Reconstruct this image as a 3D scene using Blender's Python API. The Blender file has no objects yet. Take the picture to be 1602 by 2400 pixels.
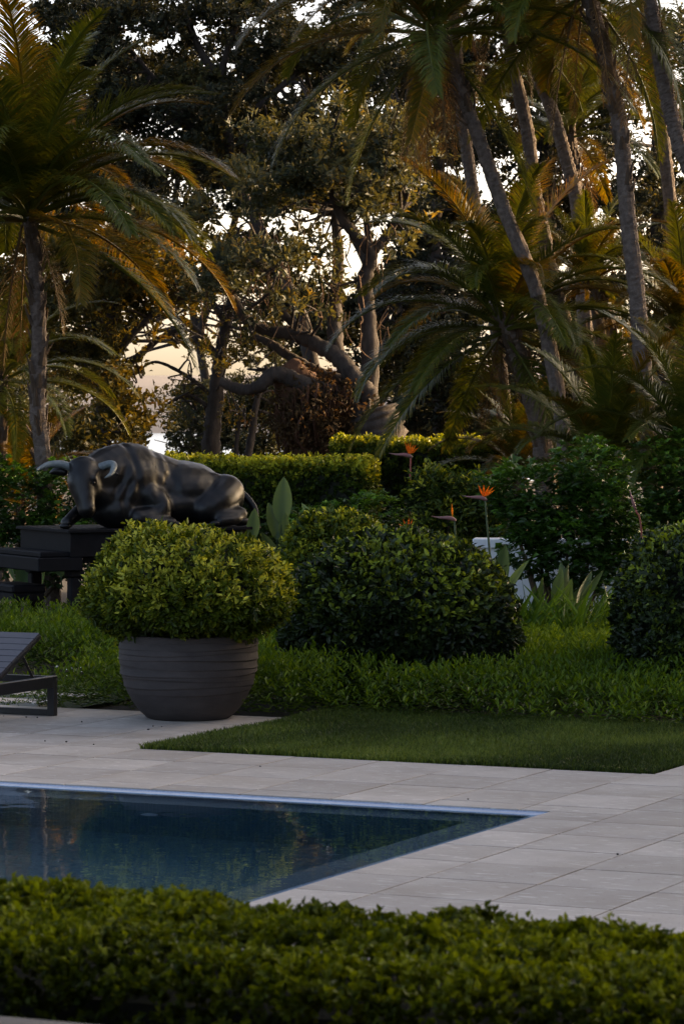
import bpy, math, random
import numpy as np
from mathutils import Vector, Matrix
from math import sin, cos, pi, radians

rng = np.random.default_rng(7)
random.seed(7)
sc = bpy.context.scene
COL = sc.collection

# ------------------------------------------------------------------ camera
F, HZ, EYE = 7706.0, 962.0, 2.29          # focal length in photo pixels, horizon row, eye height (m)
cam_d = bpy.data.cameras.new('camera'); cam = bpy.data.objects.new('camera', cam_d); COL.objects.link(cam)
cam.location = (0, 0, EYE); cam.rotation_euler = (radians(90), 0, 0)
cam_d.sensor_fit = 'VERTICAL'; cam_d.sensor_height = 36; cam_d.lens = 36 * F / 2400
cam_d.shift_y = -(1200 - HZ) / 2400
cam_d.clip_start = 0.1; cam_d.clip_end = 20000
cam_d.dof.use_dof = True; cam_d.dof.focus_distance = 26.5; cam_d.dof.aperture_fstop = 13.5
sc.camera = cam

# ------------------------------------------------------------------ sky, sun, exposure
SUN_AZ, SUN_EL = radians(60), radians(15)   # azimuth clockwise from the view direction
w = bpy.data.worlds.new('World'); sc.world = w; w.use_nodes = True
nt = w.node_tree; nt.nodes.clear()
sky = nt.nodes.new('ShaderNodeTexSky'); sky.sky_type = 'NISHITA'; sky.sun_disc = False
sky.sun_elevation = SUN_EL; sky.sun_rotation = SUN_AZ
sky.air_density = 0.45; sky.dust_density = 3.5; sky.ozone_density = 0.0; sky.altitude = 0
bg = nt.nodes.new('ShaderNodeBackground'); bg.inputs[1].default_value = 0.15
wo = nt.nodes.new('ShaderNodeOutputWorld')
nt.links.new(sky.outputs[0], bg.inputs[0]); nt.links.new(bg.outputs[0], wo.inputs[0])
sd = bpy.data.lights.new('sun', 'SUN'); sd.energy = 2.5; sd.angle = radians(0.6); sd.color = (1.0, 0.70, 0.38)
sun = bpy.data.objects.new('sun', sd); COL.objects.link(sun)
sdir = Vector((sin(SUN_AZ) * cos(SUN_EL), cos(SUN_AZ) * cos(SUN_EL), sin(SUN_EL)))
sun.rotation_euler = (-sdir).to_track_quat('-Z', 'Y').to_euler(); sun.location = (20, 30, 30)
sc.view_settings.view_transform = 'Standard'; sc.view_settings.look = 'None'
sc.view_settings.gamma = 1.0; sc.view_settings.use_curve_mapping = False
sc.view_settings.exposure = 2.02
sc.view_settings.use_white_balance = True; sc.view_settings.white_balance_temperature = 7400; sc.view_settings.white_balance_tint = 10
sc.render.engine = 'CYCLES'
sc.cycles.max_bounces = 8; sc.cycles.transparent_max_bounces = 8; sc.cycles.transmission_bounces = 6
sc.cycles.use_denoising = True; sc.cycles.sample_clamp_indirect = 6.0

# ------------------------------------------------------------------ coordinate helpers
def P(px, py, Y):
    """the 3-D point at depth Y seen at photo pixel (px, py)"""
    return np.array(((px - 801) / F * Y, Y, EYE - (py - HZ) / F * Y))
TH = radians(25)
GO = np.array((0.4727, 19.13)); GU = np.array((cos(TH), -sin(TH))); GV = np.array((sin(TH), cos(TH)))
def G(u, v, z=0.0):
    """garden grid: u along the pool's far edge, v away from the pool"""
    p = GO + GU * u + GV * v
    return np.array((p[0], p[1], z))
def unit(a): return a / (np.linalg.norm(a, axis=-1, keepdims=True) + 1e-9)

_PH = rng.uniform(0, 6.28, (12, 1)); _DR = unit(rng.normal(size=(12, 3)))
def wob(p, f):
    """smooth pseudo-noise about -1..1 at points p (n,3)"""
    p = np.atleast_2d(p)
    a = np.zeros(len(p))
    for k in range(12):
        a += np.sin(p @ _DR[k] * f * (0.6 + 0.12 * k) + _PH[k])
    return a / 3.2

# ------------------------------------------------------------------ materials
def new_mat(name):
    m = bpy.data.materials.new(name); m.use_nodes = True
    t = m.node_tree; t.nodes.clear()
    o = t.nodes.new('ShaderNodeOutputMaterial')
    return m, t, o
def nd(t, kind, **kw):
    n = t.nodes.new(kind)
    for k, v in kw.items(): setattr(n, k, v)
    return n
def ramp(t, stops):
    r = nd(t, 'ShaderNodeValToRGB'); e = r.color_ramp.elements
    while len(e) < len(stops): e.new(0.5)
    for q, (p, c) in zip(e, stops): q.position = p; q.color = (*c, 1)
    return r
def leaf_mat(name, stops, rough=0.45, trans=0.35, spec=0.4, tcol=(1.25, 1.1, 0.45)):
    m, t, o = new_mat(name)
    a = nd(t, 'ShaderNodeAttribute', attribute_name='tint')
    r = ramp(t, stops); t.links.new(a.outputs['Fac'], r.inputs[0])
    b = nd(t, 'ShaderNodeBsdfPrincipled'); b.inputs['Roughness'].default_value = rough
    b.inputs['Specular IOR Level'].default_value = spec * .5
    t.links.new(r.outputs[0], b.inputs['Base Color'])
    tr = nd(t, 'ShaderNodeBsdfTranslucent')
    mx = nd(t, 'ShaderNodeMix', data_type='RGBA', blend_type='MULTIPLY'); mx.inputs[0].default_value = 1
    t.links.new(r.outputs[0], mx.inputs[6]); mx.inputs[7].default_value = (*tcol, 1)
    t.links.new(mx.outputs[2], tr.inputs[0])
    ms = nd(t, 'ShaderNodeMixShader'); ms.inputs[0].default_value = trans
    t.links.new(b.outputs[0], ms.inputs[1]); t.links.new(tr.outputs[0], ms.inputs[2])
    t.links.new(ms.outputs[0], o.inputs[0])
    return m
def plain_mat(name, c1, c2, scale=6, rough=0.6, bump=0.2, spec=0.4, stretch=(1, 1, 1), detail=6, metal=0.0, bdist=0.02):
    m, t, o = new_mat(name)
    tc = nd(t, 'ShaderNodeTexCoord'); mp = nd(t, 'ShaderNodeMapping'); mp.inputs['Scale'].default_value = stretch
    t.links.new(tc.outputs['Object'], mp.inputs[0])
    n = nd(t, 'ShaderNodeTexNoise'); n.inputs['Scale'].default_value = scale; n.inputs['Detail'].default_value = detail
    n.inputs['Roughness'].default_value = 0.65
    t.links.new(mp.outputs[0], n.inputs[0])
    r = ramp(t, [(0.3, c1), (0.7, c2)]); t.links.new(n.outputs[0], r.inputs[0])
    b = nd(t, 'ShaderNodeBsdfPrincipled'); b.inputs['Roughness'].default_value = rough
    b.inputs['Specular IOR Level'].default_value = spec; b.inputs['Metallic'].default_value = metal
    t.links.new(r.outputs[0], b.inputs['Base Color'])
    if bump:
        bp = nd(t, 'ShaderNodeBump'); bp.inputs['Strength'].default_value = bump; bp.inputs['Distance'].default_value = bdist
        t.links.new(n.outputs[0], bp.inputs['Height']); t.links.new(bp.outputs[0], b.inputs['Normal'])
    t.links.new(b.outputs[0], o.inputs[0])
    return m

M = {}
M['box_leaf'] = leaf_mat('box_leaf', [(0, (0.013, 0.022, 0.001)), (.55, (0.062, 0.092, 0.004)), (1, (0.212, 0.263, 0.012))], .5, .35)
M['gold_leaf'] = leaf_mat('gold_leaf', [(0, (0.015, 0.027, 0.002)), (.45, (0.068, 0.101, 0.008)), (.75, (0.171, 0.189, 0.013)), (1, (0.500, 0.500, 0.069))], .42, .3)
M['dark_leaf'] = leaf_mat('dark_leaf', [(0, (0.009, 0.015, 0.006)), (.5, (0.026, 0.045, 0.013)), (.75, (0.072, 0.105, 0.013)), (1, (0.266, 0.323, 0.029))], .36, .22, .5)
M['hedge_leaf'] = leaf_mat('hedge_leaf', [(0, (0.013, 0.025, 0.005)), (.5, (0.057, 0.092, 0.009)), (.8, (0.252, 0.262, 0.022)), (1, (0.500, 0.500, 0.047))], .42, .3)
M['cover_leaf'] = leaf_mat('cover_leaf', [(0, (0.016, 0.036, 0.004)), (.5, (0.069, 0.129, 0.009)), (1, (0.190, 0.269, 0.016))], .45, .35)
M['grass'] = leaf_mat('grass', [(0, (0.023, 0.040, 0.008)), (.5, (0.070, 0.108, 0.018)), (1, (0.172, 0.223, 0.046))], .5, .3)
M['tree_dark'] = leaf_mat('tree_dark', [(0, (0.013, 0.018, 0.010)), (.6, (0.031, 0.038, 0.022)), (1, (0.079, 0.079, 0.028))], .5, .3, .4, (1.9, 1.25, .40))
M['tree_sage'] = leaf_mat('tree_sage', [(0, (0.022, 0.032, 0.020)), (.6, (0.057, 0.071, 0.042)), (1, (0.145, 0.128, 0.045))], .5, .36, .4, (2.0, 1.3, .38))
M['tree_warm'] = leaf_mat('tree_warm', [(0, (.030, .038, .014)), (.6, (.075, .075, .022)), (1, (.17, .11, .03))], .5, .45, .4, (2.2, 1.4, .38))
M['palm_leaf'] = leaf_mat('palm_leaf', [(0, (.020, .034, .006)), (.55, (.058, .084, .011)), (.85, (.100, .110, .016)), (1, (.160, .120, .026))], .38, .34, .5, (1.5, 1.05, .35))
M['palm_gold'] = leaf_mat('palm_gold', [(0, (0.037, 0.042, 0.005)), (.5, (0.079, 0.075, 0.008)), (.8, (0.149, 0.097, 0.011)), (1, (0.176, 0.088, 0.016))], .38, .4, .5, (1.5, 1.0, .3))
M['palm_dead'] = leaf_mat('palm_dead', [(0, (.05, .033, .016)), (.6, (.10, .065, .03)), (1, (.19, .13, .06))], .7, .3, .2, (1.3, .95, .5))
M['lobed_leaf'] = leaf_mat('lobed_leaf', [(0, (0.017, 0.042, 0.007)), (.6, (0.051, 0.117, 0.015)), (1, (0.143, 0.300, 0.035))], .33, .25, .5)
M['paddle_leaf'] = leaf_mat('paddle_leaf', [(0, (0.045, 0.081, 0.039)), (.6, (0.081, 0.135, 0.061)), (1, (0.162, 0.234, 0.072))], .4, .3, .5)
M['strap_leaf'] = leaf_mat('strap_leaf', [(0, (0.031, 0.070, 0.006)), (.6, (0.062, 0.125, 0.011)), (1, (0.109, 0.187, 0.015))], .4, .3, .5)
M['petal'] = leaf_mat('petal', [(0, (.75, .17, .02)), (1, (.85, .28, .03))], .5, .35, .3, (1.1, .9, .6))
M['bract'] = plain_mat('bract', (.16, .12, .10), (.30, .09, .09), 12, .5, 0)
M['stem'] = plain_mat('stem', (.05, .075, .03), (.09, .11, .045), 20, .5, 0)
M['red_stem'] = plain_mat('red_stem', (.35, .07, .05), (.22, .09, .05), 20, .5, 0)
M['core'] = plain_mat('core', (.006, .008, .004), (.016, .018, .008), 14, .9, .4)  # near-black colour for the shade inside hedges and shrubs
M['twig'] = plain_mat('twig', (.05, .035, .022), (.11, .075, .045), 10, .85, .3)
M['bark'] = plain_mat('bark', (.024, .019, .016), (.075, .060, .050), 5, .9, .9, .2, (1, 1, .35), 8, 0, .06)
M['bark_warm'] = plain_mat('bark_warm', (.07, .038, .022), (.17, .10, .055), 6, .9, .8, .2, (1, 1, .3), 8, 0, .05)
M['root'] = plain_mat('root', (.045, .022, .014), (.12, .06, .035), 9, .9, .5, .2, (1, 1, .2))
M['palm_bark'] = plain_mat('palm_bark', (.075, .055, .045), (.19, .148, .122), 14, .9, .8, .2, (1, 1, 1.0), 8, 0, .03)
M['palm_boot'] = plain_mat('palm_boot', (.045, .030, .020), (.13, .088, .06), 9, .9, .6, .2, (1, 1, .3), 6, 0, .03)
M['soil'] = plain_mat('soil', (.012, .009, .007), (.035, .026, .018), 9, .95, .6)
M['moss'] = plain_mat('moss', (.018, .030, .006), (.045, .062, .014), 25, .9, .8)
M['turf'] = plain_mat('turf', (.016, .028, .010), (.03, .05, .016), 6, .95, .4)
M['grout'] = plain_mat('grout', (.010, .009, .008), (.022, .019, .016), 20, .95, .2)
M['black_metal'] = plain_mat('black_metal', (.012, .012, .015), (.018, .018, .022), 30, .45, .05)
M['slat_metal'] = plain_mat('slat_metal', (.050, .050, .062), (.060, .060, .074), 30, .42, .04)
M['statue'] = plain_mat('statue', (.0035, .0033, .0036), (.007, .0065, .0068), 7, .40, .05, .38, metal=.0)
M['horn'] = plain_mat('horn', (.085, .105, .11), (.20, .235, .235), 14, .4, .2, .5)
M['stand'] = plain_mat('stand', (.006, .006, .007), (.010, .010, .012), 8, .65, .05, .10)
M['white'] = plain_mat('white', (.70, .70, .72), (.80, .80, .80), 3, .7, .05)
M['pale_stone'] = plain_mat('pale_stone', (.09, .085, .08), (.14, .13, .12), 8, .8, .15)
M['flower_white'] = plain_mat('flower_white', (.75, .75, .72), (.85, .85, .82), 3, .7, 0)
M['hill'] = plain_mat('hill', (.16, .15, .14), (.26, .23, .21), .02, 1, 0)
M['seed'] = plain_mat('seed', (.012, .010, .012), (.03, .02, .02), 30, .7, 0)

def make_paver_mat():
    m, t, o = new_mat('paver')
    tc = nd(t, 'ShaderNodeTexCoord'); oi = nd(t, 'ShaderNodeObjectInfo')
    ad = nd(t, 'ShaderNodeVectorMath', operation='SCALE'); cb = nd(t, 'ShaderNodeCombineXYZ')
    t.links.new(oi.outputs['Random'], cb.inputs[0]); t.links.new(oi.outputs['Random'], cb.inputs[1]); t.links.new(oi.outputs['Random'], cb.inputs[2])
    t.links.new(cb.outputs[0], ad.inputs[0]); ad.inputs['Scale'].default_value = 91.0
    sm = nd(t, 'ShaderNodeVectorMath', operation='ADD'); t.links.new(tc.outputs['Object'], sm.inputs[0]); t.links.new(ad.outputs[0], sm.inputs[1])
    n1 = nd(t, 'ShaderNodeTexNoise'); n1.inputs['Scale'].default_value = 3.0; n1.inputs['Detail'].default_value = 7; n1.inputs['Roughness'].default_value = .6
    t.links.new(sm.outputs[0], n1.inputs[0])
    r1 = ramp(t, [(.25, (.345, .303, .262)), (.75, (.470, .418, .366))]); t.links.new(n1.outputs[0], r1.inputs[0])
    # pale fossil flecks drawn out along the slab
    mp = nd(t, 'ShaderNodeMapping'); mp.inputs['Scale'].default_value = (5, 26, 5); t.links.new(sm.outputs[0], mp.inputs[0])
    n2 = nd(t, 'ShaderNodeTexNoise'); n2.inputs['Scale'].default_value = 1.6; n2.inputs['Detail'].default_value = 2; t.links.new(mp.outputs[0], n2.inputs[0])
    r2 = ramp(t, [(.63, (0, 0, 0)), (.68, (1, 1, 1))]); t.links.new(n2.outputs[0], r2.inputs[0])
    mx = nd(t, 'ShaderNodeMix', data_type='RGBA'); t.links.new(r2.outputs[0], mx.inputs[0]); t.links.new(r1.outputs[0], mx.inputs[6]); mx.inputs[7].default_value = (.58, .54, .49, 1)
    n4 = nd(t, 'ShaderNodeTexNoise'); n4.inputs['Scale'].default_value = 1.1; n4.inputs['Detail'].default_value = 4
    t.links.new(sm.outputs[0], n4.inputs[0])
    r4 = ramp(t, [(.34, (.80, .775, .74)), (.56, (1, 1, 1))]); t.links.new(n4.outputs[0], r4.inputs[0])
    m4 = nd(t, 'ShaderNodeMix', data_type='RGBA', blend_type='MULTIPLY'); m4.inputs[0].default_value = 1; t.links.new(r4.outputs[0], m4.inputs[7])
    # per-slab shade
    mr = nd(t, 'ShaderNodeMapRange'); mr.inputs[3].default_value = .80; mr.inputs[4].default_value = 1.06; t.links.new(oi.outputs['Random'], mr.inputs[0])
    hs = nd(t, 'ShaderNodeHueSaturation'); t.links.new(mr.outputs[0], hs.inputs['Value']); t.links.new(mx.outputs[2], hs.inputs['Color'])
    # small dark pits and specks
    n3 = nd(t, 'ShaderNodeTexNoise'); n3.inputs['Scale'].default_value = 55; n3.inputs['Detail'].default_value = 3; t.links.new(sm.outputs[0], n3.inputs[0])
    r3 = ramp(t, [(.26, (.62, .6, .58)), (.36, (1, 1, 1))]); t.links.new(n3.outputs[0], r3.inputs[0])
    m2 = nd(t, 'ShaderNodeMix', data_type='RGBA', blend_type='MULTIPLY'); m2.inputs[0].default_value = 1
    t.links.new(hs.outputs[0], m2.inputs[6]); t.links.new(r3.outputs[0], m2.inputs[7])
    b = nd(t, 'ShaderNodeBsdfPrincipled'); b.inputs['Roughness'].default_value = .62; b.inputs['Specular IOR Level'].default_value = .35
    t.links.new(m2.outputs[2], m4.inputs[6]); t.links.new(m4.outputs[2], b.inputs['Base Color'])
    bp = nd(t, 'ShaderNodeBump'); bp.inputs['Strength'].default_value = .12; bp.inputs['Distance'].default_value = .01
    t.links.new(n3.outputs[0], bp.inputs['Height']); t.links.new(bp.outputs[0], b.inputs['Normal'])
    t.links.new(b.outputs[0], o.inputs[0])
    return m
M['paver'] = make_paver_mat()

def make_mosaic(name, c1, c2, grout):
    m, t, o = new_mat(name)
    tc = nd(t, 'ShaderNodeTexCoord')
    br = nd(t, 'ShaderNodeTexBrick'); br.offset = 0.0; br.inputs['Scale'].default_value = 1.0
    br.inputs['Brick Width'].default_value = .026; br.inputs['Row Height'].default_value = .026; br.inputs['Mortar Size'].default_value = .0016
    br.inputs['Color1'].default_value = (*c1, 1); br.inputs['Color2'].default_value = (*c2, 1); br.inputs['Mortar'].default_value = (*grout, 1)
    t.links.new(tc.outputs['UV'], br.inputs[0])
    b = nd(t, 'ShaderNodeBsdfPrincipled'); b.inputs['Roughness'].default_value = .25
    t.links.new(br.outputs[0], b.inputs['Base Color']); t.links.new(b.outputs[0], o.inputs[0])
    return m
M['rim_mosaic'] = make_mosaic('rim_mosaic', (.29, .35, .47), (.37, .43, .55), (.46, .51, .58))
M['lightened_bench_mosaic'] = make_mosaic('lightened_bench_mosaic', (.085, .125, .165), (.105, .15, .19), (.17, .21, .24))  # pool tile lightened in colour to imitate less light lost in shallow water
M['pool_mosaic'] = make_mosaic('pool_mosaic', (.036, .110, .155), (.054, .145, .195), (.12, .18, .22))

def make_water(name, bump, scale, tint):
    m, t, o = new_mat(name)
    tc = nd(t, 'ShaderNodeTexCoord')
    n = nd(t, 'ShaderNodeTexNoise'); n.inputs['Scale'].default_value = scale; n.inputs['Detail'].default_value = 2
    t.links.new(tc.outputs['Object'], n.inputs[0])
    bp = nd(t, 'ShaderNodeBump'); bp.inputs['Strength'].default_value = bump; bp.inputs['Distance'].default_value = .02
    t.links.new(n.outputs[0], bp.inputs['Height'])
    g = nd(t, 'ShaderNodeBsdfGlass'); g.inputs['IOR'].default_value = 1.333; g.inputs['Roughness'].default_value = 0.0
    g.inputs['Color'].default_value = (*tint, 1)
    t.links.new(bp.outputs[0], g.inputs['Normal']); t.links.new(g.outputs[0], o.inputs[0])
    return m
M['pool_water'] = make_water('pool_water', .05, 5.0, (.80, .93, 1.0))
def make_sea():
    m, t, o = new_mat('sea_water')
    b = nd(t, 'ShaderNodeBsdfPrincipled'); b.inputs['Base Color'].default_value = (.25, .3, .33, 1); b.inputs['Roughness'].default_value = .25
    t.links.new(b.outputs[0], o.inputs[0]); return m
M['sea'] = make_sea()

def make_pot_mat():
    m, t, o = new_mat('pot_clay')
    tc = nd(t, 'ShaderNodeTexCoord')
    n = nd(t, 'ShaderNodeTexNoise'); n.inputs['Scale'].default_value = 4; n.inputs['Detail'].default_value = 8; n.inputs['Roughness'].default_value = .65
    mp = nd(t, 'ShaderNodeMapping'); mp.inputs['Scale'].default_value = (1, 1, 3.0); t.links.new(tc.outputs['Object'], mp.inputs[0]); t.links.new(mp.outputs[0], n.inputs[0])
    r = ramp(t, [(.3, (.036, .030, .029)), (.7, (.066, .055, .052))]); t.links.new(n.outputs[0], r.inputs[0])
    b = nd(t, 'ShaderNodeBsdfPrincipled'); b.inputs['Roughness'].default_value = .72; b.inputs['Specular IOR Level'].default_value = .3
    t.links.new(r.outputs[0], b.inputs['Base Color'])
    n2 = nd(t, 'ShaderNodeTexNoise'); n2.inputs['Scale'].default_value = 60; n2.inputs['Detail'].default_value = 4; t.links.new(tc.outputs['Object'], n2.inputs[0])
    bp = nd(t, 'ShaderNodeBump'); bp.inputs['Strength'].default_value = .15; bp.inputs['Distance'].default_value = .01
    t.links.new(n2.outputs[0], bp.inputs['Height']); t.links.new(bp.outputs[0], b.inputs['Normal'])
    t.links.new(b.outputs[0], o.inputs[0]); return m
M['pot'] = make_pot_mat()

# ------------------------------------------------------------------ mesh helpers
def mesh_np(name, V, faces, mat, tint=None, smooth=False):
    """faces: list of (n,k) int arrays"""
    me = bpy.data.meshes.new(name)
    V = np.asarray(V, np.float32)
    me.vertices.add(len(V)); me.vertices.foreach_set('co', V.ravel())
    fl = [np.asarray(f, np.int32) for f in faces if len(f)]
    tot = np.concatenate([np.full(len(f), f.shape[1], np.int32) for f in fl])
    lv = np.concatenate([f.ravel() for f in fl])
    me.loops.add(len(lv)); me.loops.foreach_set('vertex_index', lv)
    st = np.concatenate(([0], np.cumsum(tot)[:-1])).astype(np.int32)
    me.polygons.add(len(tot)); me.polygons.foreach_set('loop_start', st); me.polygons.foreach_set('loop_total', tot)
    me.polygons.foreach_set('use_smooth', np.full(len(tot), bool(smooth)))
    if tint is not None:
        a = me.attributes.new('tint', 'FLOAT', 'POINT'); a.data.foreach_set('value', np.asarray(tint, np.float32))
    me.materials.append(M[mat] if isinstance(mat, str) else mat)
    me.update(calc_edges=True); me.validate()
    return me
def link(name, me, parent=None, loc=None, rotz=None, scale=None):
    o = bpy.data.objects.new(name, me); COL.objects.link(o)
    if parent is not None: o.parent = parent
    if loc is not None: o.location = [float(c) for c in loc]
    if rotz is not None: o.rotation_euler = (0, 0, rotz)
    if scale is not None: o.scale = (scale,) * 3 if np.isscalar(scale) else scale
    return o
def tag(o, label=None, cat=None, group=None, kind=None):
    if label: o['label'] = label
    if cat: o['category'] = cat
    if group: o['group'] = group
    if kind: o['kind'] = kind
    return o
def thing(name, loc, label, cat, group=None, rotz=0):
    o = link(name, None, None, loc, rotz); o.empty_display_size = .2
    return tag(o, label, cat, group)

class MB:
    def __init__(s): s.V = []; s.F = {}; s.n = 0; s.T = []
    def add(s, V, faces, tint=.5):
        V = np.asarray(V, float)
        for f in faces:
            f = np.asarray(f)
            if len(f): s.F.setdefault(f.shape[1], []).append(f + s.n)
        s.V.append(V); s.n += len(V)
        s.T.append(np.full(len(V), tint) if np.isscalar(tint) else np.asarray(tint))
    def box(s, c, size, ch=0.0, R=None):
        c = np.array(c, float); h = np.array(size, float) / 2
        if ch <= 0:
            V = np.array([(x, y, z) for z in (-1, 1) for y in (-1, 1) for x in (-1, 1)]) * h
            Fq = [(0, 2, 3, 1), (4, 5, 7, 6), (0, 1, 5, 4), (2, 6, 7, 3), (0, 4, 6, 2), (1, 3, 7, 5)]
            if R is not None: V = V @ np.array(R).T
            s.add(V + c, [np.array(Fq)])
        else:
            # chamfered box: three verts per corner
            V = []; idx = {}
            for x in (-1, 1):
                for y in (-1, 1):
                    for z in (-1, 1):
                        for ax in range(3):
                            p = np.array((x, y, z)) * (h - ch); p[ax] = (x, y, z)[ax] * h[ax]
                            idx[(x, y, z, ax)] = len(V); V.append(p)
            V = np.array(V); q = []; tr = []
            for ax in range(3):
                o1, o2 = [(1, 2), (2, 0), (0, 1)][ax]
                for sgn in (-1, 1):
                    k = []
                    for a, b in ((-1, -1), (1, -1), (1, 1), (-1, 1)):
                        cc = [0, 0, 0]; cc[ax] = sgn; cc[o1] = a; cc[o2] = b; k.append(idx[(*cc, ax)])
                    q.append(k if sgn > 0 else k[::-1])
                for a in (-1, 1):
                    for b in (-1, 1):
                        c0 = [0, 0, 0]; c1 = [0, 0, 0]
                        c0[ax] = -1; c1[ax] = 1
                        c0[o1] = c1[o1] = a; c0[o2] = c1[o2] = b
                        k = [idx[(*c0, o1)], idx[(*c1, o1)], idx[(*c1, o2)], idx[(*c0, o2)]]
                        q.append(k if a * b < 0 else k[::-1])
            for x in (-1, 1):
                for y in (-1, 1):
                    for z in (-1, 1):
                        k = [idx[(x, y, z, 0)], idx[(x, y, z, 1)], idx[(x, y, z, 2)]]
                        tr.append(k if x * y * z > 0 else k[::-1])
            if R is not None: V = V @ np.array(R).T
            s.add(V + c, [np.array(q), np.array(tr)])
    def tube(s, path, rad, sides=8, tint=.5, cap=True, rough=0.0):
        p = np.asarray(path, float); n = len(p)
        r = np.full(n, rad) if np.isscalar(rad) else np.asarray(rad, float)
        t = unit(np.gradient(p, axis=0))
        ref = np.array((0, 0, 1.)) if abs(t[0][2]) < .9 else np.array((1., 0, 0))
        a = unit(np.cross(t[0], ref)); rows = []
        an = np.linspace(0, 2 * pi, sides, endpoint=False)
        for i in range(n):
            a = unit(a - t[i] * (a @ t[i])); b = np.cross(t[i], a)
            rr = r[i] * (1 + (rng.uniform(-rough, rough, sides) if rough else 0))
            rows.append(p[i] + np.outer(np.cos(an) * rr, a) + np.outer(np.sin(an) * rr, b))
        V = np.concatenate(rows)
        i = np.arange(n - 1)[:, None] * sides; j = np.arange(sides)[None]; k = (j + 1) % sides
        Fq = np.stack([i + j, i + k, i + k + sides, i + j + sides], -1).reshape(-1, 4)
        tr = []
        if cap:
            V = np.vstack([V, p[:1], p[-1:]])
            e = n * sides
            tr = [(e, (q + 1) % sides, q) for q in range(sides)] + [(e + 1, (n - 1) * sides + q, (n - 1) * sides + (q + 1) % sides) for q in range(sides)]
        tt = tint if np.isscalar(tint) else np.concatenate([np.repeat(tint, sides), [tint[0], tint[-1]] if cap else []])
        s.add(V, [Fq] + ([np.array(tr)] if cap else []), tt)
    def mesh(s, name, mat, smooth=False):
        return mesh_np(name, np.vstack(s.V), [np.vstack(f) for f in s.F.values()], mat, np.concatenate(s.T), smooth)
    def build(s, name, mat, parent=None, smooth=False, **k):
        return link(name, s.mesh(name, mat, smooth), parent, **k)

def spline(pts, n):
    """Catmull-Rom through pts, n samples"""
    p = np.asarray(pts, float)
    q = np.vstack([2 * p[0] - p[1], p, 2 * p[-1] - p[-2]])
    out = []
    for t in np.linspace(0, len(p) - 1 - 1e-6, n):
        i = int(t); f = t - i; a, b, c, d = q[i:i + 4]
        out.append(.5 * (2 * b + (c - a) * f + (2 * a - 5 * b + 4 * c - d) * f * f + (3 * b - a - 3 * c + d) * f ** 3))
    return np.array(out)

def leaf_arrays(Pp, D, N, L, W, hi=False, fold=.22, curl=.15):
    """arrays of folded leaves; 4 verts / 2 tris each, or 6 verts / 2 quads when hi"""
    D = unit(D); S = unit(np.cross(D, N)); N = np.cross(S, D)
    L = np.asarray(L)[:, None]; W = np.asarray(W)[:, None]; n = len(Pp)
    tip = Pp + D * L - N * curl * L
    i = np.arange(n)[:, None]
    if not hi:
        a = Pp + D * L * .5 + S * W * .5 + N * fold * W; b = Pp + D * L * .5 - S * W * .5 + N * fold * W
        V = np.stack([Pp, a, tip, b], 1).reshape(-1, 3)
        Fc = np.concatenate([i * 4 + np.array([0, 1, 2]), i * 4 + np.array([0, 2, 3])])
        return V, Fc, 4
    a1 = Pp + D * L * .3 + S * W * .42 + N * fold * W * .8; a2 = Pp + D * L * .68 + S * W * .42 + N * (fold * W * .8 - curl * L * .4)
    b1 = Pp + D * L * .3 - S * W * .42 + N * fold * W * .8; b2 = Pp + D * L * .68 - S * W * .42 + N * (fold * W * .8 - curl * L * .4)
    V = np.stack([Pp, a1, a2, tip, b2, b1], 1).reshape(-1, 3)
    Fc = np.concatenate([i * 6 + np.array([0, 1, 2, 3]), i * 6 + np.array([0, 3, 4, 5])])
    return V, Fc, 6

def tufts(C, N, k, L, W, tint, spread=.9, jitter=.01, hi=True, lv=.25, curl=.12, fold=.2, young=.35):
    """k leaves around each shoot tip C with axis N; tint per shoot -> V, F, T"""
    n = len(C)
    Cr = np.repeat(C, k, 0); Nr = np.repeat(unit(N), k, 0)
    side = unit(np.cross(Nr, unit(rng.normal(size=(n * k, 3)))))
    s = rng.uniform(.35, 1.0, (n * k, 1)) * spread
    D = unit(Nr + side * s * 1.6)
    Pp = Cr - Nr * rng.uniform(0, 1, (n * k, 1)) * L * 1.0 + rng.normal(size=(n * k, 3)) * jitter
    ln = L * rng.uniform(1 - lv, 1 + lv, n * k); wd = W * rng.uniform(1 - lv, 1 + lv, n * k)
    V, Fc, m = leaf_arrays(Pp, D, Nr + D * .01, ln, wd, hi, fold, curl)
    T = np.clip(np.repeat(tint, k) + young * (.62 * spread - s[:, 0]) + rng.normal(size=n * k) * .09, 0, 1)
    return V, Fc, np.repeat(T, m)

def foliage(name, mat, parent, C, N, k, L, W, tint, **kw):
    V, Fc, T = tufts(C, N, k, L, W, tint, **kw)
    o = link(name, mesh_np(name, V, [Fc], mat, T), parent)
    o['kind'] = 'stuff'
    return o

# ================================================================== SETTING
def sheet(name, pts, mat, z=None):
    V = [(p[0], p[1], p[2] if z is None else z) for p in pts]
    o = link(name, mesh_np(name, V, [np.arange(len(V))[None]], mat))
    o['kind'] = 'structure'; return o

POOL_U, POOL_L, POOL_N = 0.79, -9.0, -11.5       # right edge, left end, near end (u, u, v)
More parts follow.
